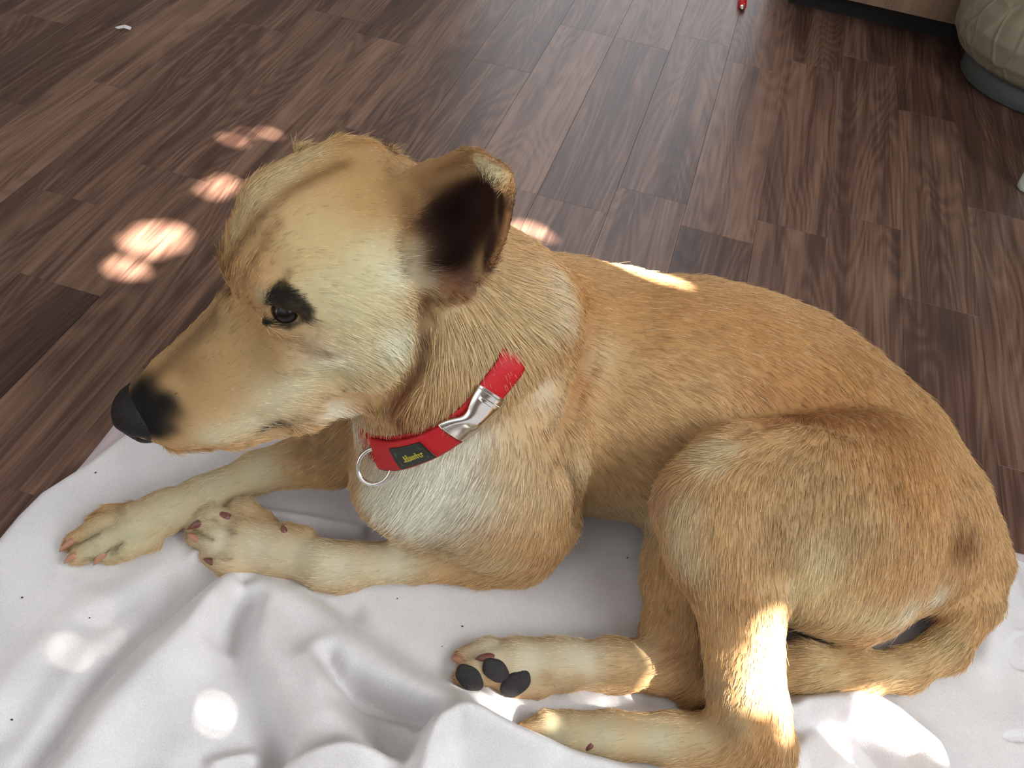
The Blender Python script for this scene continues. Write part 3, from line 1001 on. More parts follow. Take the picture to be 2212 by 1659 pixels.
TAN, GOLD, RUST = lin(206, 156, 96), lin(198, 138, 68), lin(172, 98, 32)
CREAM, PALE, OLIVE = lin(236, 228, 208), lin(214, 192, 148), lin(198, 184, 148)
DARK, BLACK, MAROON, GREY = lin(84, 56, 32), lin(16, 13, 12), lin(58, 30, 22), lin(160, 148, 128)
BC = np.repeat(TAN[None], len(BV), 0)
LEN = np.full(len(BV), .0125)


def face_side(ps):
    """true for a mark on the side of the face, which the other side repeats"""
    q = (np.asarray(ps) - H0) @ HB
    return bool((np.linalg.norm(np.asarray(ps) - H0, axis=1) < .15).all() and (q[:, 1] > .012).all() and (q[:, 1] < .062).all())


def blob(px, py, rad, c, s=1.0, sharp=2):
    p = pick(px, py)
    r = rad * ((p - EYE) @ FW) / F_PX
    dd = np.linalg.norm(BV - p, axis=1)
    if face_side([p]): dd = np.minimum(dd, np.linalg.norm(BV - mirror(p), axis=1))
    w = s * np.exp(-(dd / r) ** sharp)
    BC[:] = BC + (c - BC) * w[:, None]


def stroke(pts, rad, c, s=1.0, sharp=2):
    ps = [pick(*p) for p in pts]
    r = rad * ((ps[0] - EYE) @ FW) / F_PX
    d = np.full(len(BV), 9.0)
    segs = list(zip(ps[:-1], ps[1:]))
    if face_side(ps): segs += [(mirror(a), mirror(b_)) for a, b_ in segs]
    for a, b_ in segs:
        ab = b_ - a; t = np.clip((BV - a) @ ab / (ab @ ab + 1e-12), 0, 1)
        d = np.minimum(d, np.linalg.norm(BV - a - t[:, None] * ab, axis=1))
    w = s * np.exp(-(d / r) ** sharp)
    BC[:] = BC + (c - BC) * w[:, None]


def hairlen(px, py, rad, v, s=1.0):
    p = pick(px, py); r = rad * ((p - EYE) @ FW) / F_PX
    w = s * np.exp(-(np.linalg.norm(BV - p, axis=1) / r) ** 2)
    LEN[:] = LEN + (v - LEN) * w


# trunk
for a in ((1450, 680, 190), (1650, 740, 170), (1830, 850, 160), (1980, 1000, 150), (1250, 600, 90)): blob(*a, GOLD, .85)
for a in ((1350, 900, 150), (1500, 880, 130)): blob(*a, lin(208, 162, 104), .6)
blob(1310, 770, 45, lin(212, 180, 132), .6); blob(1255, 830, 30, RUST, .35); blob(1270, 640, 28, RUST, .5); blob(1262, 745, 26, RUST, .4)
for a in ((1300, 1110, 80), (1390, 1120, 70), (1250, 1020, 60)): blob(*a, lin(208, 184, 142), .6)
blob(1420, 1060, 50, lin(176, 128, 96), .6)
stroke([(1275, 700), (1262, 780), (1240, 860), (1205, 940)], 16, RUST, .4)  # shade of the groove behind the shoulder, painted as a darker line
stroke([(1660, 905), (1720, 893), (1800, 900)], 28, RUST, .6)
stroke([(1640, 840), (1760, 850), (1880, 900)], 50, RUST, .3)
# neck and chest
for a in ((1000, 720, 110), (1120, 650, 90), (1080, 800, 90), (1180, 700, 60)): blob(*a, lin(214, 180, 128), .8)
for a in ((1200, 660, 40), (1240, 690, 35), (1190, 600, 35), (1180, 850, 50)): blob(*a, CREAM, .4)
for a in ((870, 1050, 80), (900, 1110, 90), (960, 1030, 90), (820, 1080, 60), (1010, 980, 70), (1040, 1060, 70)): blob(*a, CREAM, .85)
for a in ((1080, 960, 70), (1130, 1000, 80), (1150, 1090, 80)): blob(*a, lin(218, 184, 138), .7)
for a in ((880, 1050, 90), (940, 1090, 90), (900, 1120, 70), (960, 1010, 60), (1030, 950, 45)): blob(*a, lin(240, 234, 220), .75)
blob(1200, 980, 50, lin(196, 146, 90), .5); stroke([(1225, 1000), (1246, 1060), (1248, 1120)], 12, lin(150, 108, 66), .6)  # the stroke puts the elbow crease's shade into the colour
stroke([(925, 655), (915, 720), (905, 790), (880, 840), (855, 880), (860, 910)], 19, lin(124, 70, 28), .95)  # crease between cheek and neck darkened in the colour, like shade
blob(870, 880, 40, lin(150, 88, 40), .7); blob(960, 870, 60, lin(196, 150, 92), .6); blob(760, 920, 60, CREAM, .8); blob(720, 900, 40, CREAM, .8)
# head
for a in ((800, 600, 90), (760, 690, 90), (840, 760, 80), (700, 620, 70), (720, 800, 80), (800, 540, 60)): blob(*a, lin(216, 200, 154), .9)
blob(860, 600, 40, lin(218, 212, 184), .7); blob(850, 740, 50, CREAM, .8); blob(700, 780, 60, CREAM, .6)
for a in ((700, 500, 80), (650, 540, 60)): blob(*a, lin(212, 180, 122), .8)
for a in ((830, 400, 80), (750, 340, 70), (880, 430, 45), (800, 440, 60)): blob(*a, lin(198, 150, 84), .8)
for a in ((540, 430, 60), (600, 370, 50), (500, 500, 40), (660, 330, 40)): blob(*a, lin(208, 184, 134), .8)
stroke([(475, 640), (495, 560), (550, 480), (640, 400), (740, 350)], 17, lin(132, 88, 40), .75)  # forehead furrow's shade painted in, together with the next stroke
stroke([(520, 620), (540, 560), (600, 480)], 13, lin(140, 96, 48), .6)
stroke([(470, 560), (465, 620)], 22, lin(96, 66, 36), .8)
blob(560, 650, 26, lin(190, 180, 140), .7)
for a in ((480, 720, 60), (560, 760, 60), (440, 790, 60), (530, 820, 70), (440, 860, 60)): blob(*a, lin(176, 138, 84), .8)
stroke([(640, 730), (660, 755), (700, 770)], 22, lin(140, 98, 50), .6)
stroke([(560, 730), (590, 770)], 20, lin(160, 116, 64), .4)
for a in ((600, 880, 60), (540, 920, 50), (640, 840, 50), (470, 950, 45)): blob(*a, lin(216, 202, 166), .85)
stroke([(330, 810), (390, 750), (450, 690)], 26, lin(96, 68, 38), .75)
blob(400, 800, 45, lin(140, 98, 52), .7)
for a in ((300, 850, 55), (310, 900, 60), (330, 930, 40), (350, 880, 38)): blob(*a, BLACK, 1, 4)
blob(365, 930, 26, lin(50, 40, 32), .8); blob(390, 900, 26, lin(70, 54, 36), .6)
stroke([(572, 937), (612, 917)], 9, BLACK, .95); stroke([(560, 940), (650, 905)], 8, lin(100, 76, 56), .6)
stroke([(575, 690), (585, 640), (603, 612)], 13, BLACK, .95, 4); stroke([(580, 695), (625, 700), (668, 688)], 11, BLACK, .95, 4)
stroke([(603, 615), (635, 640), (672, 678)], 13, lin(30, 20, 14), .95, 4); blob(618, 668, 42, BLACK, .95, 4); blob(600, 640, 26, BLACK, .9, 4); blob(652, 682, 20, BLACK, .9, 4)
stroke([(603, 610), (622, 590)], 9, lin(90, 62, 36), .6)
# ear: dark skin inside, rusty rim, pale folded tip
EARV = np.zeros(len(BV), bool)
for a in ((1000, 450, 100), (1040, 470, 75), (985, 520, 75), (965, 570, 60), (1045, 420, 70), (1075, 440, 50), (940, 470, 60), (1060, 530, 60), (1085, 470, 50), (1060, 570, 40), (1040, 380, 40)): blob(*a, MAROON, .97, 4)
blob(925, 470, 40, lin(96, 64, 42), .8); blob(930, 420, 40, lin(110, 74, 44), .7); blob(1000, 605, 30, lin(84, 46, 34), .8)
blob(970, 460, 50, lin(30, 15, 12), .8); blob(985, 540, 36, lin(28, 14, 10), .8)
stroke([(905, 395), (950, 362), (1000, 345)], 26, lin(150, 104, 56), .9)
stroke([(880, 440), (890, 500)], 22, lin(140, 92, 48), .7)
stroke([(1100, 400), (1100, 470), (1085, 530), (1055, 580)], 9, lin(168, 112, 58), .9)
stroke([(1020, 345), (1060, 362), (1092, 388)], 15, lin(214, 192, 146), .95)
stroke([(900, 540), (900, 590), (925, 615)], 24, GREY, .6); stroke([(868, 520), (880, 590)], 14, lin(90, 76, 58), .6)
stroke([(930, 640), (985, 628)], 16, lin(150, 94, 40), .8); blob(960, 600, 22, lin(130, 76, 40), .7); blob(1000, 600, 26, lin(130, 86, 66), .6)
blob(775, 300, 34, lin(190, 132, 62), .9)
# legs and paws
for a in ((470, 1170, 60), (560, 1180, 60), (650, 1200, 60), (740, 1220, 60), (860, 1215, 70)): blob(*a, lin(214, 202, 172), .9)
for a in ((980, 1215, 70), (1080, 1220, 60)): blob(*a, lin(214, 184, 136), .8)
blob(650, 1230, 30, lin(176, 146, 98), .5); blob(510, 1120, 25, lin(176, 140, 92), .5); blob(960, 1190, 30, lin(150, 128, 96), .5)
for a in ((200, 1180, 60), (280, 1140, 60), (370, 1100, 70), (470, 1050, 70), (560, 1020, 60)): blob(*a, OLIVE, .9)
for a in ((300, 1155, 30), (200, 1190, 30)): blob(*a, lin(206, 194, 152), .6)
for a in ((650, 975, 60), (720, 970, 50)): blob(*a, lin(150, 112, 68), .7)  # far foreleg painted darker where head and neck shade it
for g_ in (((135, 1189), (211, 1148)), ((198, 1224), (263, 1168)), ((465, 1118), (505, 1147)), ((413, 1140), (456, 1161)), ((448, 1207), (500, 1200))): stroke(g_, 5, lin(110, 84, 54), .8)  # shade between the toes painted as dark lines
# thigh, hind legs, tail
for a in ((1480, 1110, 50), (1460, 1170, 40), (1490, 1220, 50), (1530, 1000, 30), (1560, 965, 40), (1500, 970, 25)): blob(*a, lin(216, 196, 152), .8)
for a in ((1600, 1120, 80), (1640, 1200, 60), (1590, 1250, 60)): blob(*a, lin(200, 152, 96), .7)
for a in ((1750, 1050, 90), (1850, 1130, 90), (1700, 1150, 70)): blob(*a, lin(180, 142, 92), .8)
for a in ((1750, 1280, 70), (1830, 1330, 70), (1780, 1220, 60), (1900, 1340, 50), (1720, 1340, 40)): blob(*a, lin(212, 192, 146), .8)
for a in ((1980, 1320, 40), (2040, 1290, 30)): blob(*a, CREAM, .7)
blob(2090, 1175, 45, lin(140, 84, 36), .8); stroke([(1925, 1010), (1960, 1080)], 16, lin(150, 100, 50), .5)
blob(1590, 1300, 50, lin(190, 138, 80), .7)
for a in ((1540, 1470, 30), (1580, 1560, 40)): blob(*a, lin(170, 148, 112), .6)
for a in ((1660, 1560, 30), (1650, 1630, 40), (1500, 1630, 40)): blob(*a, lin(190, 132, 70), .8)
for a in ((1420, 1590, 60), (1300, 1590, 60), (1200, 1580, 50)): blob(*a, lin(208, 194, 158), .9)
blob(1520, 1590, 40, lin(196, 178, 138), .6)
for a in ((1150, 1420, 60), (1260, 1420, 70), (1050, 1400, 50)): blob(*a, lin(218, 206, 178), .9)
for a in ((1250, 1480, 30), (1340, 1480, 36), (1180, 1475, 18)): blob(*a, lin(194, 148, 92), .7)
blob(1400, 1400, 50, lin(196, 172, 130), .6); blob(1470, 1260, 40, lin(190, 132, 76), .8); blob(1460, 1400, 40, lin(180, 124, 72), .8)
for a in ((1800, 1440, 60), (1950, 1440, 60), (1700, 1440, 50), (2050, 1380, 50)): blob(*a, lin(206, 178, 124), .8)
stroke([(1830, 1420), (1790, 1470)], 10, lin(180, 128, 66), .5); stroke([(1740, 1410), (1710, 1450)], 10, lin(180, 128, 66), .5)
blob(1485, 1510, 30, lin(186, 128, 64), .9)
# soft mottling of the coat
nzv = sum(np.sin(BV @ rng.normal(0, f_, 3) + rng.uniform(0, 6)) for f_ in (60, 80, 110, 140, 170, 220)) / 6
BC *= (1 + .06 * nzv)[:, None]
lum_ = BC @ np.array([.30, .59, .11])
BC = lum_[:, None] + (BC - lum_[:, None]) * .84
BC = np.clip(BC * np.array([.93, .96, .92]), 0, 1)

# hair length
for a in ((300, 880, 150, .0016), (340, 900, 90, .0016), (430, 850, 120, .004), (550, 820, 120, .005), (600, 660, 90, .004), (620, 480, 140, .006), (760, 520, 140, .007), (760, 400, 120, .006),
          (840, 760, 70, .013), (1000, 450, 160, .0028), (1060, 420, 90, .0028), (975, 560, 90, .003), (930, 400, 90, .003), (1090, 500, 70, .003), (1060, 360, 60, .004), (775, 312, 70, .004), (890, 560, 35, .014)): hairlen(*a)
for a in ((1000, 720, 130, .020), (1140, 660, 110, .022), (930, 880, 90, .018), (860, 1060, 110, .022), (980, 1080, 90, .016), (740, 930, 60, .016), (1200, 640, 60, .024)): hairlen(*a)
for a in ((470, 1160, 100, .0036), (640, 1200, 90, .006), (820, 1215, 120, .007), (200, 1170, 110, .0034), (380, 1090, 120, .006), (560, 1020, 100, .007),
          (400, 965, 60, .004), (1050, 1430, 110, .0036), (1250, 1430, 130, .006), (1200, 1590, 110, .0045), (1400, 1590, 130, .006), (1600, 1430, 90, .008), (1620, 1560, 70, .007),
          (1540, 970, 50, .016), (1850, 1380, 80, .016), (1990, 1340, 60, .016), (1900, 1440, 120, .011)): hairlen(*a)
NOFUR = np.zeros(len(BV), bool)

ARROWS = [(350, 840, 60, -40), (450, 870, 80, -25), (550, 890, 80, -20), (430, 780, 50, -60), (500, 700, 25, -60), (520, 600, 10, -60), (560, 480, 50, -60), (650, 400, 70, -40),
          (750, 360, 80, 0), (830, 400, 60, 20), (620, 760, 80, 15), (700, 760, 80, 15), (800, 700, 80, 30), (860, 760, 50, 40), (780, 820, 70, 30), (720, 560, 80, 0), (800, 540, 70, 20),
          (640, 860, 70, 10), (930, 720, -5, 70), (1000, 800, -30, 60), (930, 880, -45, 55), (870, 1050, -25, 60), (830, 1090, -40, 45), (1000, 1000, -10, 60), (1000, 700, 15, 70), (1080, 700, 45, 60),
          (1150, 640, 70, 15), (1150, 760, 50, 55), (1120, 590, 70, 0), (1100, 900, 15, 70), (1050, 1040, -40, 55), (950, 1090, -60, 40), (1150, 1100, -20, 60), (1200, 980, 20, 60),
          (740, 930, -30, 50), (1300, 700, 80, 15), (1450, 700, 80, 15), (1600, 720, 75, 30), (1300, 880, 65, 40), (1450, 850, 75, 25), (1400, 980, 65, 45), (1250, 1040, 55, 60), (1350, 1110, 50, 50), (1220, 800, 45, 55),
          (1700, 780, 70, 40), (1850, 850, 60, 70), (1950, 950, 40, 80), (1600, 955, -60, 10), (1520, 970, -40, -40), (1700, 940, -60, 0), (1550, 1060, 5, 70), (1600, 1120, 5, 80), (1480, 1140, -15, 75), (1750, 1100, 0, 80),
          (1700, 1020, 5, 70), (1850, 1100, -5, 80), (1900, 1250, -20, 70), (1750, 1300, -10, 70), (2000, 1100, 5, 80), (2080, 1100, 20, 80), (1850, 980, 20, 70), (1620, 1220, 5, 80),
          (2130, 1250, 0, 80), (2080, 1370, -60, 60), (1950, 1440, -80, 10), (1750, 1440, -80, 0), (1600, 1300, 5, 80), (1610, 1450, 0, 80), (1640, 1570, 0, 60), (1500, 1600, -80, 0),
          (1250, 1590, -80, 5), (1440, 1280, -10, 80), (1380, 1440, -80, -5), (1150, 1430, -80, 0), (1050, 1410, -60, 5), (1000, 1205, -80, 5), (800, 1215, -80, 5), (600, 1180, -70, -15), (470, 1160, -60, -10),
          (700, 980, -70, 30), (400, 1080, -70, 35), (230, 1150, -60, 35), (940, 380, 50, -40), (1000, 355, 50, -15), (890, 560, 50, -20), (1085, 480, 10, -50), (1000, 470, 40, -40), (1060, 375, -20, 25)]
AP, AD = [], []
for x, y, dx, dy in ARROWS:
    a = pick(x, y); i = np.argmin(np.linalg.norm(BV - a, axis=1)); n = BN[i]
    zc = (a - EYE) @ FW
    d = (RT * dx - UP * dy) * zc / F_PX
    dr = ray(x, y)
    d = d - dr * (d @ n) / (dr @ n) if abs(dr @ n) > .15 else d - n * (d @ n)
    AP.append(a); AD.append(d / (np.linalg.norm(d) + 1e-9))
AP, AD = np.array(AP), np.array(AD)
FLOW = np.zeros((len(BV), 3)) + np.array([.002, -.001, -.001])
for a, d in zip(AP, AD):
    FLOW += d * np.exp(-np.linalg.norm(BV - a, axis=1) / .022)[:, None]

# ------------------------------------------------------------------ dog object
m_skin, nt, b = new_mat('dog_coat')
at_ = nt.nodes.new('ShaderNodeAttribute'); at_.attribute_name = 'coat'
nt.links.new(at_.outputs['Color'], b.inputs['Base Color'])
b.inputs['Roughness'].default_value = .75; b.inputs['Specular IOR Level'].default_value = .15
dog = np_mesh('dog', BV, BQ, m_skin)
ca = dog.data.attributes.new('coat', 'FLOAT_COLOR', 'POINT')
ca.data.foreach_set('color', np.concatenate([BC * .8, np.ones((len(BV), 1))], 1).astype(np.float32).ravel())
tag(dog, 'tan short-haired dog lying on the white blanket with its head turned left', 'dog')


def sphere_part(name, c, ax, rad, mat, parent, nu=28, nv=18, fn=None):
    """ellipsoid with axes ax (columns); fn may dent it"""
    V, Fc = [], []
    for i in range(nv + 1):
        ph = math.pi * i / nv
        for j in range(nu):
            t = 2 * math.pi * j / nu
            u = np.array([math.sin(ph) * math.cos(t), math.sin(ph) * math.sin(t), math.cos(ph)])
            s = 1.0 if fn is None else fn(u)
            V.append(np.asarray(c) + ax @ (u * rad * s))
    for i in range(nv):
        for j in range(nu):
            Fc.append((i * nu + j, (i + 1) * nu + j, (i + 1) * nu + (j + 1) % nu, i * nu + (j + 1) % nu))
    return obj(name, V, Fc, mat, parent, True)


M_NOSE = simple('nose_leather', srgb(15, 11, 11), .45, spec=.3, noise=.2, scale=900, bump=.5)
M_EYE = simple('dark_eye', srgb(12, 8, 6), .25, spec=.35)
M_PAD = simple('paw_pad', srgb(40, 36, 36), .8, noise=.25, scale=600, bump=.6)
M_CLAW = simple('claw_horn', srgb(166, 118, 92), .4, noise=.15, scale=200)
M_CLAWD = simple('dark_claw_horn', srgb(110, 66, 58), .4, noise=.15, scale=200)


def nose_fn(u):
    s = 1.0
    for sd in (-1, 1):
        q = np.array([.80, .52 * sd, -.18]); q /= np.linalg.norm(q)
        s -= .30 * math.exp(-((1 - u @ q) / .035))
        q = np.array([.45, .80 * sd, -.30]); q /= np.linalg.norm(q)
        s -= .20 * math.exp(-((1 - u @ q) / .02))
    if u[0] > 0: s -= .10 * math.exp(-(u[1] / .09) ** 2) * max(0, -u[2] + .3)
    return s


sphere_part('nose', HP(316, 888, 0), HB, np.array([.0240, .0240, .0225]), M_NOSE, dog, 56, 36, nose_fn)
EC = HP(618, 668, .0428)
for c in (EC, mirror(EC)):
    sphere_part('eye', c, HB, np.array([.0098, .0098, .0098]), M_EYE, dog)


def claw(bx, by, tx, ty, r, mat, lift=.0, dz=-.003):
    a = pick(bx, by); n = BN[np.argmin(np.linalg.norm(BV - a, axis=1))]
    zc = (a - EYE) @ FW
    d = (RT * (tx - bx) - UP * (ty - by)) * zc / F_PX
    a = a - n * r * .7
    t = np.linspace(0, 1, 7)
    pts = [a - d * .25 + d * 1.25 * s + np.array([0, 0, dz * s * s]) + n * r * .5 * math.sin(s * 2.2) for s in t]
    return obj('claw', *tube(pts, [r * (1 - .85 * s ** 2.2) for s in t], 12), mat, dog, True)


for a in ((147, 1172, 122, 1188, .0035, M_CLAW), (152, 1206, 130, 1218, .0035, M_CLAW), (222, 1206, 202, 1224, .0037, M_CLAW),
          (492, 1110, 461, 1100, .0040, M_CLAWD), (416, 1158, 394, 1143, .0036, M_CLAW), (450, 1211, 429, 1200, .0034, M_CLAWD), (424, 1128, 396, 1138, .0034, M_CLAWD), (620, 1140, 615, 1121, .0032, M_CLAWD),
          (990, 1420, 966, 1410, .0040, M_CLAW), (1052, 1418, 1023, 1417, .0042, M_CLAWD), (1134, 1583, 1108, 1587, .0036, M_CLAW), (1276, 1615, 1264, 1624, .0026, M_CLAWD)):
    claw(*a)


def pad(px, py, rx, ry, ang, th=.004):
    a = pick(px, py); n = BN[np.argmin(np.linalg.norm(BV - a, axis=1))]
    n = n * .6 - ray(px, py) / np.linalg.norm(ray(px, py)) * .6; n /= np.linalg.norm(n)
    k = ((a - EYE) @ FW) / F_PX
    e = RT * math.cos(ang) + UP * math.sin(ang); e = e - n * (e @ n); e /= np.linalg.norm(e)
    f = np.cross(n, e)
    def fn(u): return 1 + .03 * math.sin(5 * math.atan2(u[1], u[0])) * math.hypot(u[0], u[1])
    sphere_part('toe_pad', a - n * .0005, np.stack([e, f, n], 1), np.array([rx * k, ry * k, th]), M_PAD, dog, 30, 16, fn)
    d = np.linalg.norm((BV - a - np.outer((BV - a) @ n, n)), axis=1)
    return a, max(rx, ry) * k


PADS = [pad(1008, 1459, 35, 24, -.75), pad(1066, 1455, 32, 23, -.62), pad(1118, 1480, 37, 25, .62, .005)]
for a, r in PADS: NOFUR |= np.linalg.norm(BV - a, axis=1) < r * .72
NOFUR |= np.linalg.norm(BV - HP(316, 888, 0), axis=1) < .0268
NOFUR |= (np.linalg.norm(BV - EC, axis=1) < .0125) | (np.linalg.norm(BV - mirror(EC), axis=1) < .0125)
NOFUR |= BV[:, 2] < .0115

# ------------------------------------------------------------------ fur: short hairs lying along the coat
NH_ = 520000
tri_a = np.linalg.norm(np.cross(BV[BQ[:, 2]] - BV[BQ[:, 0]], BV[BQ[:, 3]] - BV[BQ[:, 1]]), axis=1) * .5
den = tri_a * (~NOFUR[BQ]).all(1)
den *= np.where(LEN[BQ[:, 0]] < .006, 1.7, 1.0)
qi = rng.choice(len(BQ), NH_, p=den / den.sum())
u_, v_ = rng.random(NH_)[:, None], rng.random(NH_)[:, None]
q4 = BV[BQ[qi]]
root = q4[:, 0] * (1 - u_) * (1 - v_) + q4[:, 1] * u_ * (1 - v_) + q4[:, 2] * u_ * v_ + q4[:, 3] * (1 - u_) * v_
vi = BQ[qi, rng.integers(0, 4, NH_)]
nr = BN[vi]
fl_ = FLOW[vi]; fl_ = fl_ - nr * np.sum(fl_ * nr, 1)[:, None]
fl_ /= np.linalg.norm(fl_, axis=1)[:, None] + 1e-9
# locks: neighbouring hairs lean together
cell = np.floor(root / .0032).astype(np.int64)
hsh = (cell[:, 0] * 73856093 ^ cell[:, 1] * 19349663 ^ cell[:, 2] * 83492791) & 0xFFFF
lock = rng.normal(0, 1, (65536, 3))[hsh]
ln = .78 * LEN[vi] * rng.uniform(.65, 1.25, NH_)
longer = rng.random(NH_) < .02
ln = np.where(longer, ln * 1.35, ln)[:, None]
jit = rng.normal(0, .08, (NH_, 3)) + .05 * lock
d0 = fl_ + jit + nr * (.20 + .07 * rng.normal(size=(NH_, 1)) + longer[:, None] * .15)
d0 /= np.linalg.norm(d0, axis=1)[:, None]
bend = fl_ * .5 - nr * .30 + np.array([0, 0, -.10])
SEG = 4
tt = np.linspace(0, 1, SEG)
pts = np.stack([root - nr * .0006 + d0 * ln * t + bend * ln * (t * t * .45) for t in tt], 1)
pts[..., 2] = np.maximum(pts[..., 2], .0105)
hc_ = bpy.data.hair_curves.new('fur')
hc_.add_curves([SEG] * NH_)
hc_.points.foreach_set('position', np.ascontiguousarray(pts, np.float32).ravel())
ra = hc_.attributes.get('radius') or hc_.attributes.new('radius', 'FLOAT', 'POINT')
rw = .00015 + .00005 * np.clip((LEN[vi] - .004) / .012, 0, 1)
ra.data.foreach_set('value', (rw[:, None] * np.array([1, .95, .7, .2])).astype(np.float32).ravel())
hcol = BC[vi] * (1 + rng.normal(0, .13, (NH_, 1)) + .06 * lock[:, :1])
lightn = (rng.random(NH_) < .05) & (hcol.sum(1) > .75)
hcol = np.where(lightn[:, None], hcol * .6 + CREAM * .4, hcol)
cc = hc_.attributes.new('coat', 'FLOAT_COLOR', 'CURVE')
cc.data.foreach_set('color', np.concatenate([np.clip(hcol, 0, 1), np.ones((NH_, 1))], 1).astype(np.float32).ravel())
m_fur, nt, b = new_mat('fur_hair')
at_ = nt.nodes.new('ShaderNodeAttribute'); at_.attribute_name = 'coat'
hi = nt.nodes.new('ShaderNodeHairInfo')
hsv = nt.nodes.new('ShaderNodeHueSaturation')
mr = nt.nodes.new('ShaderNodeMapRange'); mr.inputs[3].default_value = .85; mr.inputs[4].default_value = 1.15
nt.links.new(hi.outputs['Intercept'], mr.inputs[0]); nt.links.new(mr.outputs[0], hsv.inputs['Value'])
nt.links.new(at_.outputs['Color'], hsv.inputs['Color']); nt.links.new(hsv.outputs[0], b.inputs['Base Color'])
b.inputs['Roughness'].default_value = .5; b.inputs['Specular IOR Level'].default_value = .25
hc_.materials.append(m_fur)
fur = bpy.data.objects.new('fur', hc_); COL.objects.link(fur); fur.parent = dog
fur['kind'] = 'stuff'

# ------------------------------------------------------------------ collar round the neck
CA, CB_, CC = pick(800, 972), pick(985, 925), pick(1098, 800)
cn = np.cross(CB_ - CA, CC - CA); cn /= np.linalg.norm(cn)
ax0, ax1 = P(950, 770, .225), P(1010, 900, .135)
cc0 = ax0 + (ax1 - ax0) * ((CA - ax0) @ cn) / ((ax1 - ax0) @ cn)
if (ax1 - ax0) @ cn < 0: cn = -cn                                     # towards the chest
ce = CB_ - cc0; ce /= np.linalg.norm(ce); cf = np.cross(cn, ce)
NA = 180
ang_ = np.arange(NA) / NA * 2 * math.pi
HALF = .0122


def surf_r(th, off):
    d = math.cos(th) * ce + math.sin(th) * cf
    o = cc0 + cn * off
    for s in np.arange(.03, .14, .0012):
        p = o + d * s
        i = ((p - LO) / VOX).astype(int)
        if (i < 0).any() or (i >= NG).any() or BODY.D[tuple(i)] > 0: return s
    return .14


RAD = np.array([[surf_r(t, o) for o in (-HALF, 0, HALF)] for t in ang_])
kern = np.exp(-(np.arange(-9, 10) / 4.5) ** 2); kern /= kern.sum()
RAD = np.minimum(RAD, np.median(RAD) * 1.35)
RADs = np.stack([np.convolve(np.r_[RAD[-9:, i], RAD[:, i], RAD[:9, i]], kern, 'valid') for i in range(3)], 1)


def band_pt(th, off, lift):
    k = th / (2 * math.pi) * NA
    i0 = int(math.floor(k)) % NA; f_ = k - math.floor(k)
    r3 = RADs[i0] * (1 - f_) + RADs[(i0 + 1) % NA] * f_
    r = np.interp(off, (-HALF, 0, HALF), r3) + lift
    return cc0 + cn * off + r * (math.cos(th) * ce + math.sin(th) * cf)


def ang_at(px, py):
    best = min(((lambda q: (q[0] - px) ** 2 + (q[1] - py) ** 2)(proj(band_pt(t, 0, .003))), t) for t in np.linspace(-2.6, 2.6, 700))
    return best[1]


def band(name, a0, a1, lift, thick, half, mat, parent, n=60, wfn=None, lfn=None, closed=False):
    V, Fc = [], []
    ths = np.linspace(a0, a1, n, endpoint=not closed)
    m = 7
    for k, t in enumerate(ths):
        s = k / (n - 1)
        w = half * (wfn(s) if wfn else 1); l = lift + (lfn(s) if lfn else 0)
        row = [(-w + 2 * w * j / (m - 1), l + thick) for j in range(m)] + [(w, l), (-w, l)]
        for o_, h_ in row:
            e_r = min(1, (w - abs(o_)) / (.12 * w + 1e-9))
            V.append(band_pt(t, o_, h_ - (thick * .35 * (1 - e_r) if h_ > l else 0)))
    R_ = m + 2
    for k in range(n if closed else n - 1):
        k2 = (k + 1) % n
        for j in range(R_):
            Fc.append((k * R_ + j, k * R_ + (j + 1) % R_, k2 * R_ + (j + 1) % R_, k2 * R_ + j))
    if not closed:
        Fc.append(tuple(range(R_))); Fc.append(tuple((n - 1) * R_ + j for j in range(R_ - 1, -1, -1)))
    return obj(name, V, Fc, mat, parent, True)


def webbing(name, col):
    m, nt, b = new_mat(name)
    tc = nt.nodes.new('ShaderNodeTexCoord'); w = nt.nodes.new('ShaderNodeTexNoise'); w.inputs['Scale'].default_value = 1400
    nt.links.new(tc.outputs['Object'], w.inputs['Vector'])
    bp = nt.nodes.new('ShaderNodeBump'); bp.inputs['Strength'].default_value = .4; bp.inputs['Distance'].default_value = .0006
    nt.links.new(w.outputs['Fac'], bp.inputs['Height']); nt.links.new(bp.outputs[0], b.inputs['Normal'])
    b.inputs['Base Color'].default_value = col; b.inputs['Roughness'].default_value = .6
    return m


M_RED = webbing('red_webbing', srgb(176, 0, 16))
M_CHROME = simple('polished_steel', (.78, .76, .74, 1), .16, 1)
M_GREEN = simple('dark_green_patch', srgb(22, 32, 24), .5, noise=.1, scale=500)
M_GREEN2 = simple('olive_border', srgb(60, 70, 48), .5)
M_GOLDT = simple('gold_thread', srgb(170, 156, 40), .5)
collar = bpy.data.objects.new('collar', None); COL.objects.link(collar); collar.location = (0, 0, 0)
tag(collar, 'red webbing dog collar with a steel buckle and ring round the neck', 'collar')
A_L, A_L2, A_P0, A_P1, A_B0, A_B1 = ang_at(760, 942), ang_at(835, 978), ang_at(862, 985), ang_at(930, 962), ang_at(972, 930), ang_at(1072, 862)
sg = 1 if A_B1 > A_L else -1
print('COLLAR', A_L, A_L2, A_P0, A_P1, A_B0, A_B1, RADs.min(), RADs.max(), sg)
A_TOP = ang_at(1104, 790)


def strap_l(s):
    a = (sg * (s * 149 / 150 * 2 * math.pi - A_TOP)) % (2 * math.pi)
    return -.009 * min(1, a / .28) if a < math.pi else -.004 * min(1, max(0, (2 * math.pi - a - abs(A_TOP - A_L) - .05) / .3))


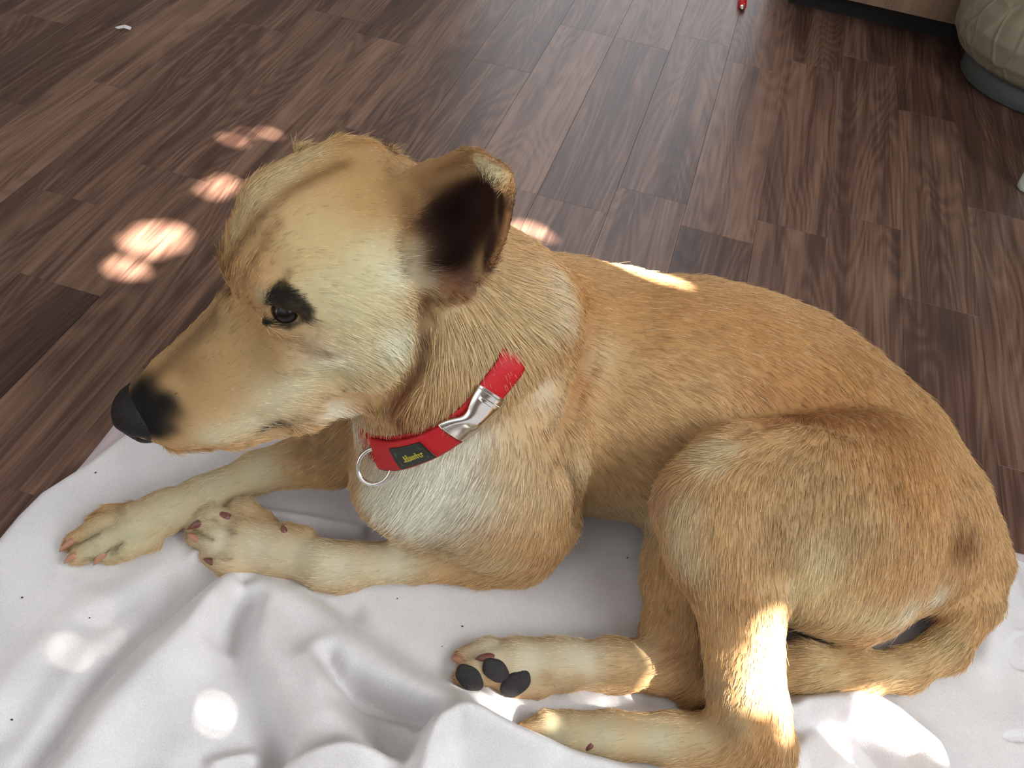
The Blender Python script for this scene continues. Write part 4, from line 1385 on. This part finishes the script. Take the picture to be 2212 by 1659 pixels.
band('strap', 0, 2 * math.pi, .0012, .0022, HALF, M_RED, collar, 150, lfn=strap_l, closed=True)
band('folded_strap_end', A_L2 - sg * .12, A_B0, .0042, .0036, HALF * 1.06, M_RED, collar, 40, lfn=lambda s: .0016 * math.sin(math.pi * min(1, s * 1.1)))


def buckle_w(s):
    return 1.0 + .10 * math.cos(2 * math.pi * s) - .16 * math.exp(-((s - .5) / .16) ** 2)


bk = band('buckle', A_B0 + sg * .005, A_B1, .0038, .0034, HALF * 1.08, M_CHROME, collar, 60, buckle_w, lambda s: .0022 * math.exp(-((s - .45) / .2) ** 2))
band('buckle_bar', A_B1 - sg * .10, A_B1 - sg * .06, .0074, .0016, HALF * .95, M_CHROME, bk, 8)
band('keeper', A_B1 - sg * .01, A_B1 + sg * .03, .0030, .0030, HALF * 1.15, M_CHROME, bk, 8)
pt = band('label_patch', A_P0, A_P1, .0092, .0012, HALF * .80, M_GREEN, collar, 20)
w_ = A_P1 - A_P0
for a0, a1, o0, o1 in ((.12, .88, -.58, -.50), (.12, .88, .50, .58)):
    pass


def patch_quad(name, s0, s1, o0, o1, lift, mat, parent):
    V = [band_pt(A_P0 + w_ * s, o * HALF * .8, l) for l in (lift, lift + .0003) for s, o in ((s0, o0), (s1, o0), (s1, o1), (s0, o1))]
    return obj(name, V, [(3, 2, 1, 0), (4, 5, 6, 7)] + [(i, (i + 1) % 4, 4 + (i + 1) % 4, 4 + i) for i in range(4)], mat, parent)


VB, FB = [], []
for s0, s1, o0, o1 in ((.10, .90, -.66, -.58), (.10, .90, .58, .66), (.10, .14, -.66, .66), (.86, .90, -.66, .66)):
    o_ = patch_quad('tmp', s0, s1, o0, o1, .0103, M_GREEN2, None)
    n = len(VB); VB += [tuple(v.co) for v in o_.data.vertices]; FB += [tuple(i + n for i in p.vertices) for p in o_.data.polygons]
    bpy.data.objects.remove(o_)
obj('border', VB, FB, M_GREEN2, pt)
VB, FB = [], []
for s0, s1, o0, o1 in ((.22, .42, .26, .36), (.27, .31, -.22, .36), (.35, .39, -.30, .30), (.30, .38, -.04, .06), (.42, .45, -.10, .30), (.47, .50, -.10, .30), (.44, .49, .18, .28),
                       (.52, .55, -.10, .30), (.54, .59, -.10, .0), (.58, .60, -.08, .30), (.63, .66, -.28, .30), (.61, .69, -.10, -.02), (.70, .75, -.10, .0), (.70, .72, -.10, .30), (.70, .75, .20, .30), (.77, .79, -.10, .30), (.78, .84, -.12, -.02)):
    o_ = patch_quad('tmp', s0, s1, o0, o1, .0104, M_GOLDT, None)
    n = len(VB); VB += [tuple(v.co) for v in o_.data.vertices]; FB += [tuple(i + n for i in p.vertices) for p in o_.data.polygons]
    bpy.data.objects.remove(o_)
obj('lettering', VB, FB, M_GOLDT, pt)
# steel ring hanging from the strap
rc = pick(815, 1000); rn = BN[np.argmin(np.linalg.norm(BV - rc, axis=1))]
rc = rc + rn * .006
rn = rn * .5 - ray(815, 1000) * .5; rn /= np.linalg.norm(rn)
k_ = ((rc - EYE) @ FW) / F_PX
re1 = RT * .62 + UP * .78; re1 -= rn * (re1 @ rn); re1 /= np.linalg.norm(re1)
re2 = np.cross(rn, re1)
V, Fc = [], []
for i in range(64):
    t = 2 * math.pi * i / 64
    d = math.cos(t) * re1 * 45 * k_ + math.sin(t) * re2 * 36 * k_
    dn = d / np.linalg.norm(d)
    for j in range(12):
        a = 2 * math.pi * j / 12
        V.append(rc + d + .0020 * (math.cos(a) * dn + math.sin(a) * rn))
Fc = [(i * 12 + j, i * 12 + (j + 1) % 12, ((i + 1) % 64) * 12 + (j + 1) % 12, ((i + 1) % 64) * 12 + j) for i in range(64) for j in range(12)]
obj('ring', V, Fc, M_CHROME, collar, True)

# ------------------------------------------------------------------ crumbs on the blanket
M_CRUMB = simple('dark_crumb', srgb(48, 42, 38), .9)
for x, y, r, lab in ((206, 1021, .0011, 'tiny dark crumb on the blanket above the far front paw'), (47, 1291, .0012, 'tiny dark crumb on the blanket near the left edge'),
                     (25, 1555, .0014, 'dark crumb in the lower left corner of the blanket'), (193, 1335, .0009, 'tiny dark crumb on the folds below the far front paw'),
                     (999, 1353, .0012, 'dark crumb on the blanket above the far hind paw'), (955, 1397, .0009, 'tiny dark crumb just left of the far hind paw'),
                     (858, 1293, .0009, 'tiny dark crumb below the near foreleg'), (1355, 1205, .0010, 'tiny dark crumb on the blanket under the belly')):
    h = float(blanket_h(*(np.array([[c]]) for c in P(x, y, BL_BASE)[:2]))[0, 0])
    p = P(x, y, h + r * .5)
    V = [p + r * np.array(d) * random.uniform(.6, 1.3) for d in ((1, 0, 0), (.2, .9, .1), (-.9, .3, 0), (-.3, -.9, 0), (0, 0, .8), (.1, 0, -.5))]
    c = obj('crumb', [v - p for v in V], [(0, 1, 4), (1, 2, 4), (2, 3, 4), (3, 0, 4), (1, 0, 5), (2, 1, 5), (3, 2, 5), (0, 3, 5)], M_CRUMB)
    c.location = p
    tag(c, lab, 'crumb', 'crumbs on the blanket')
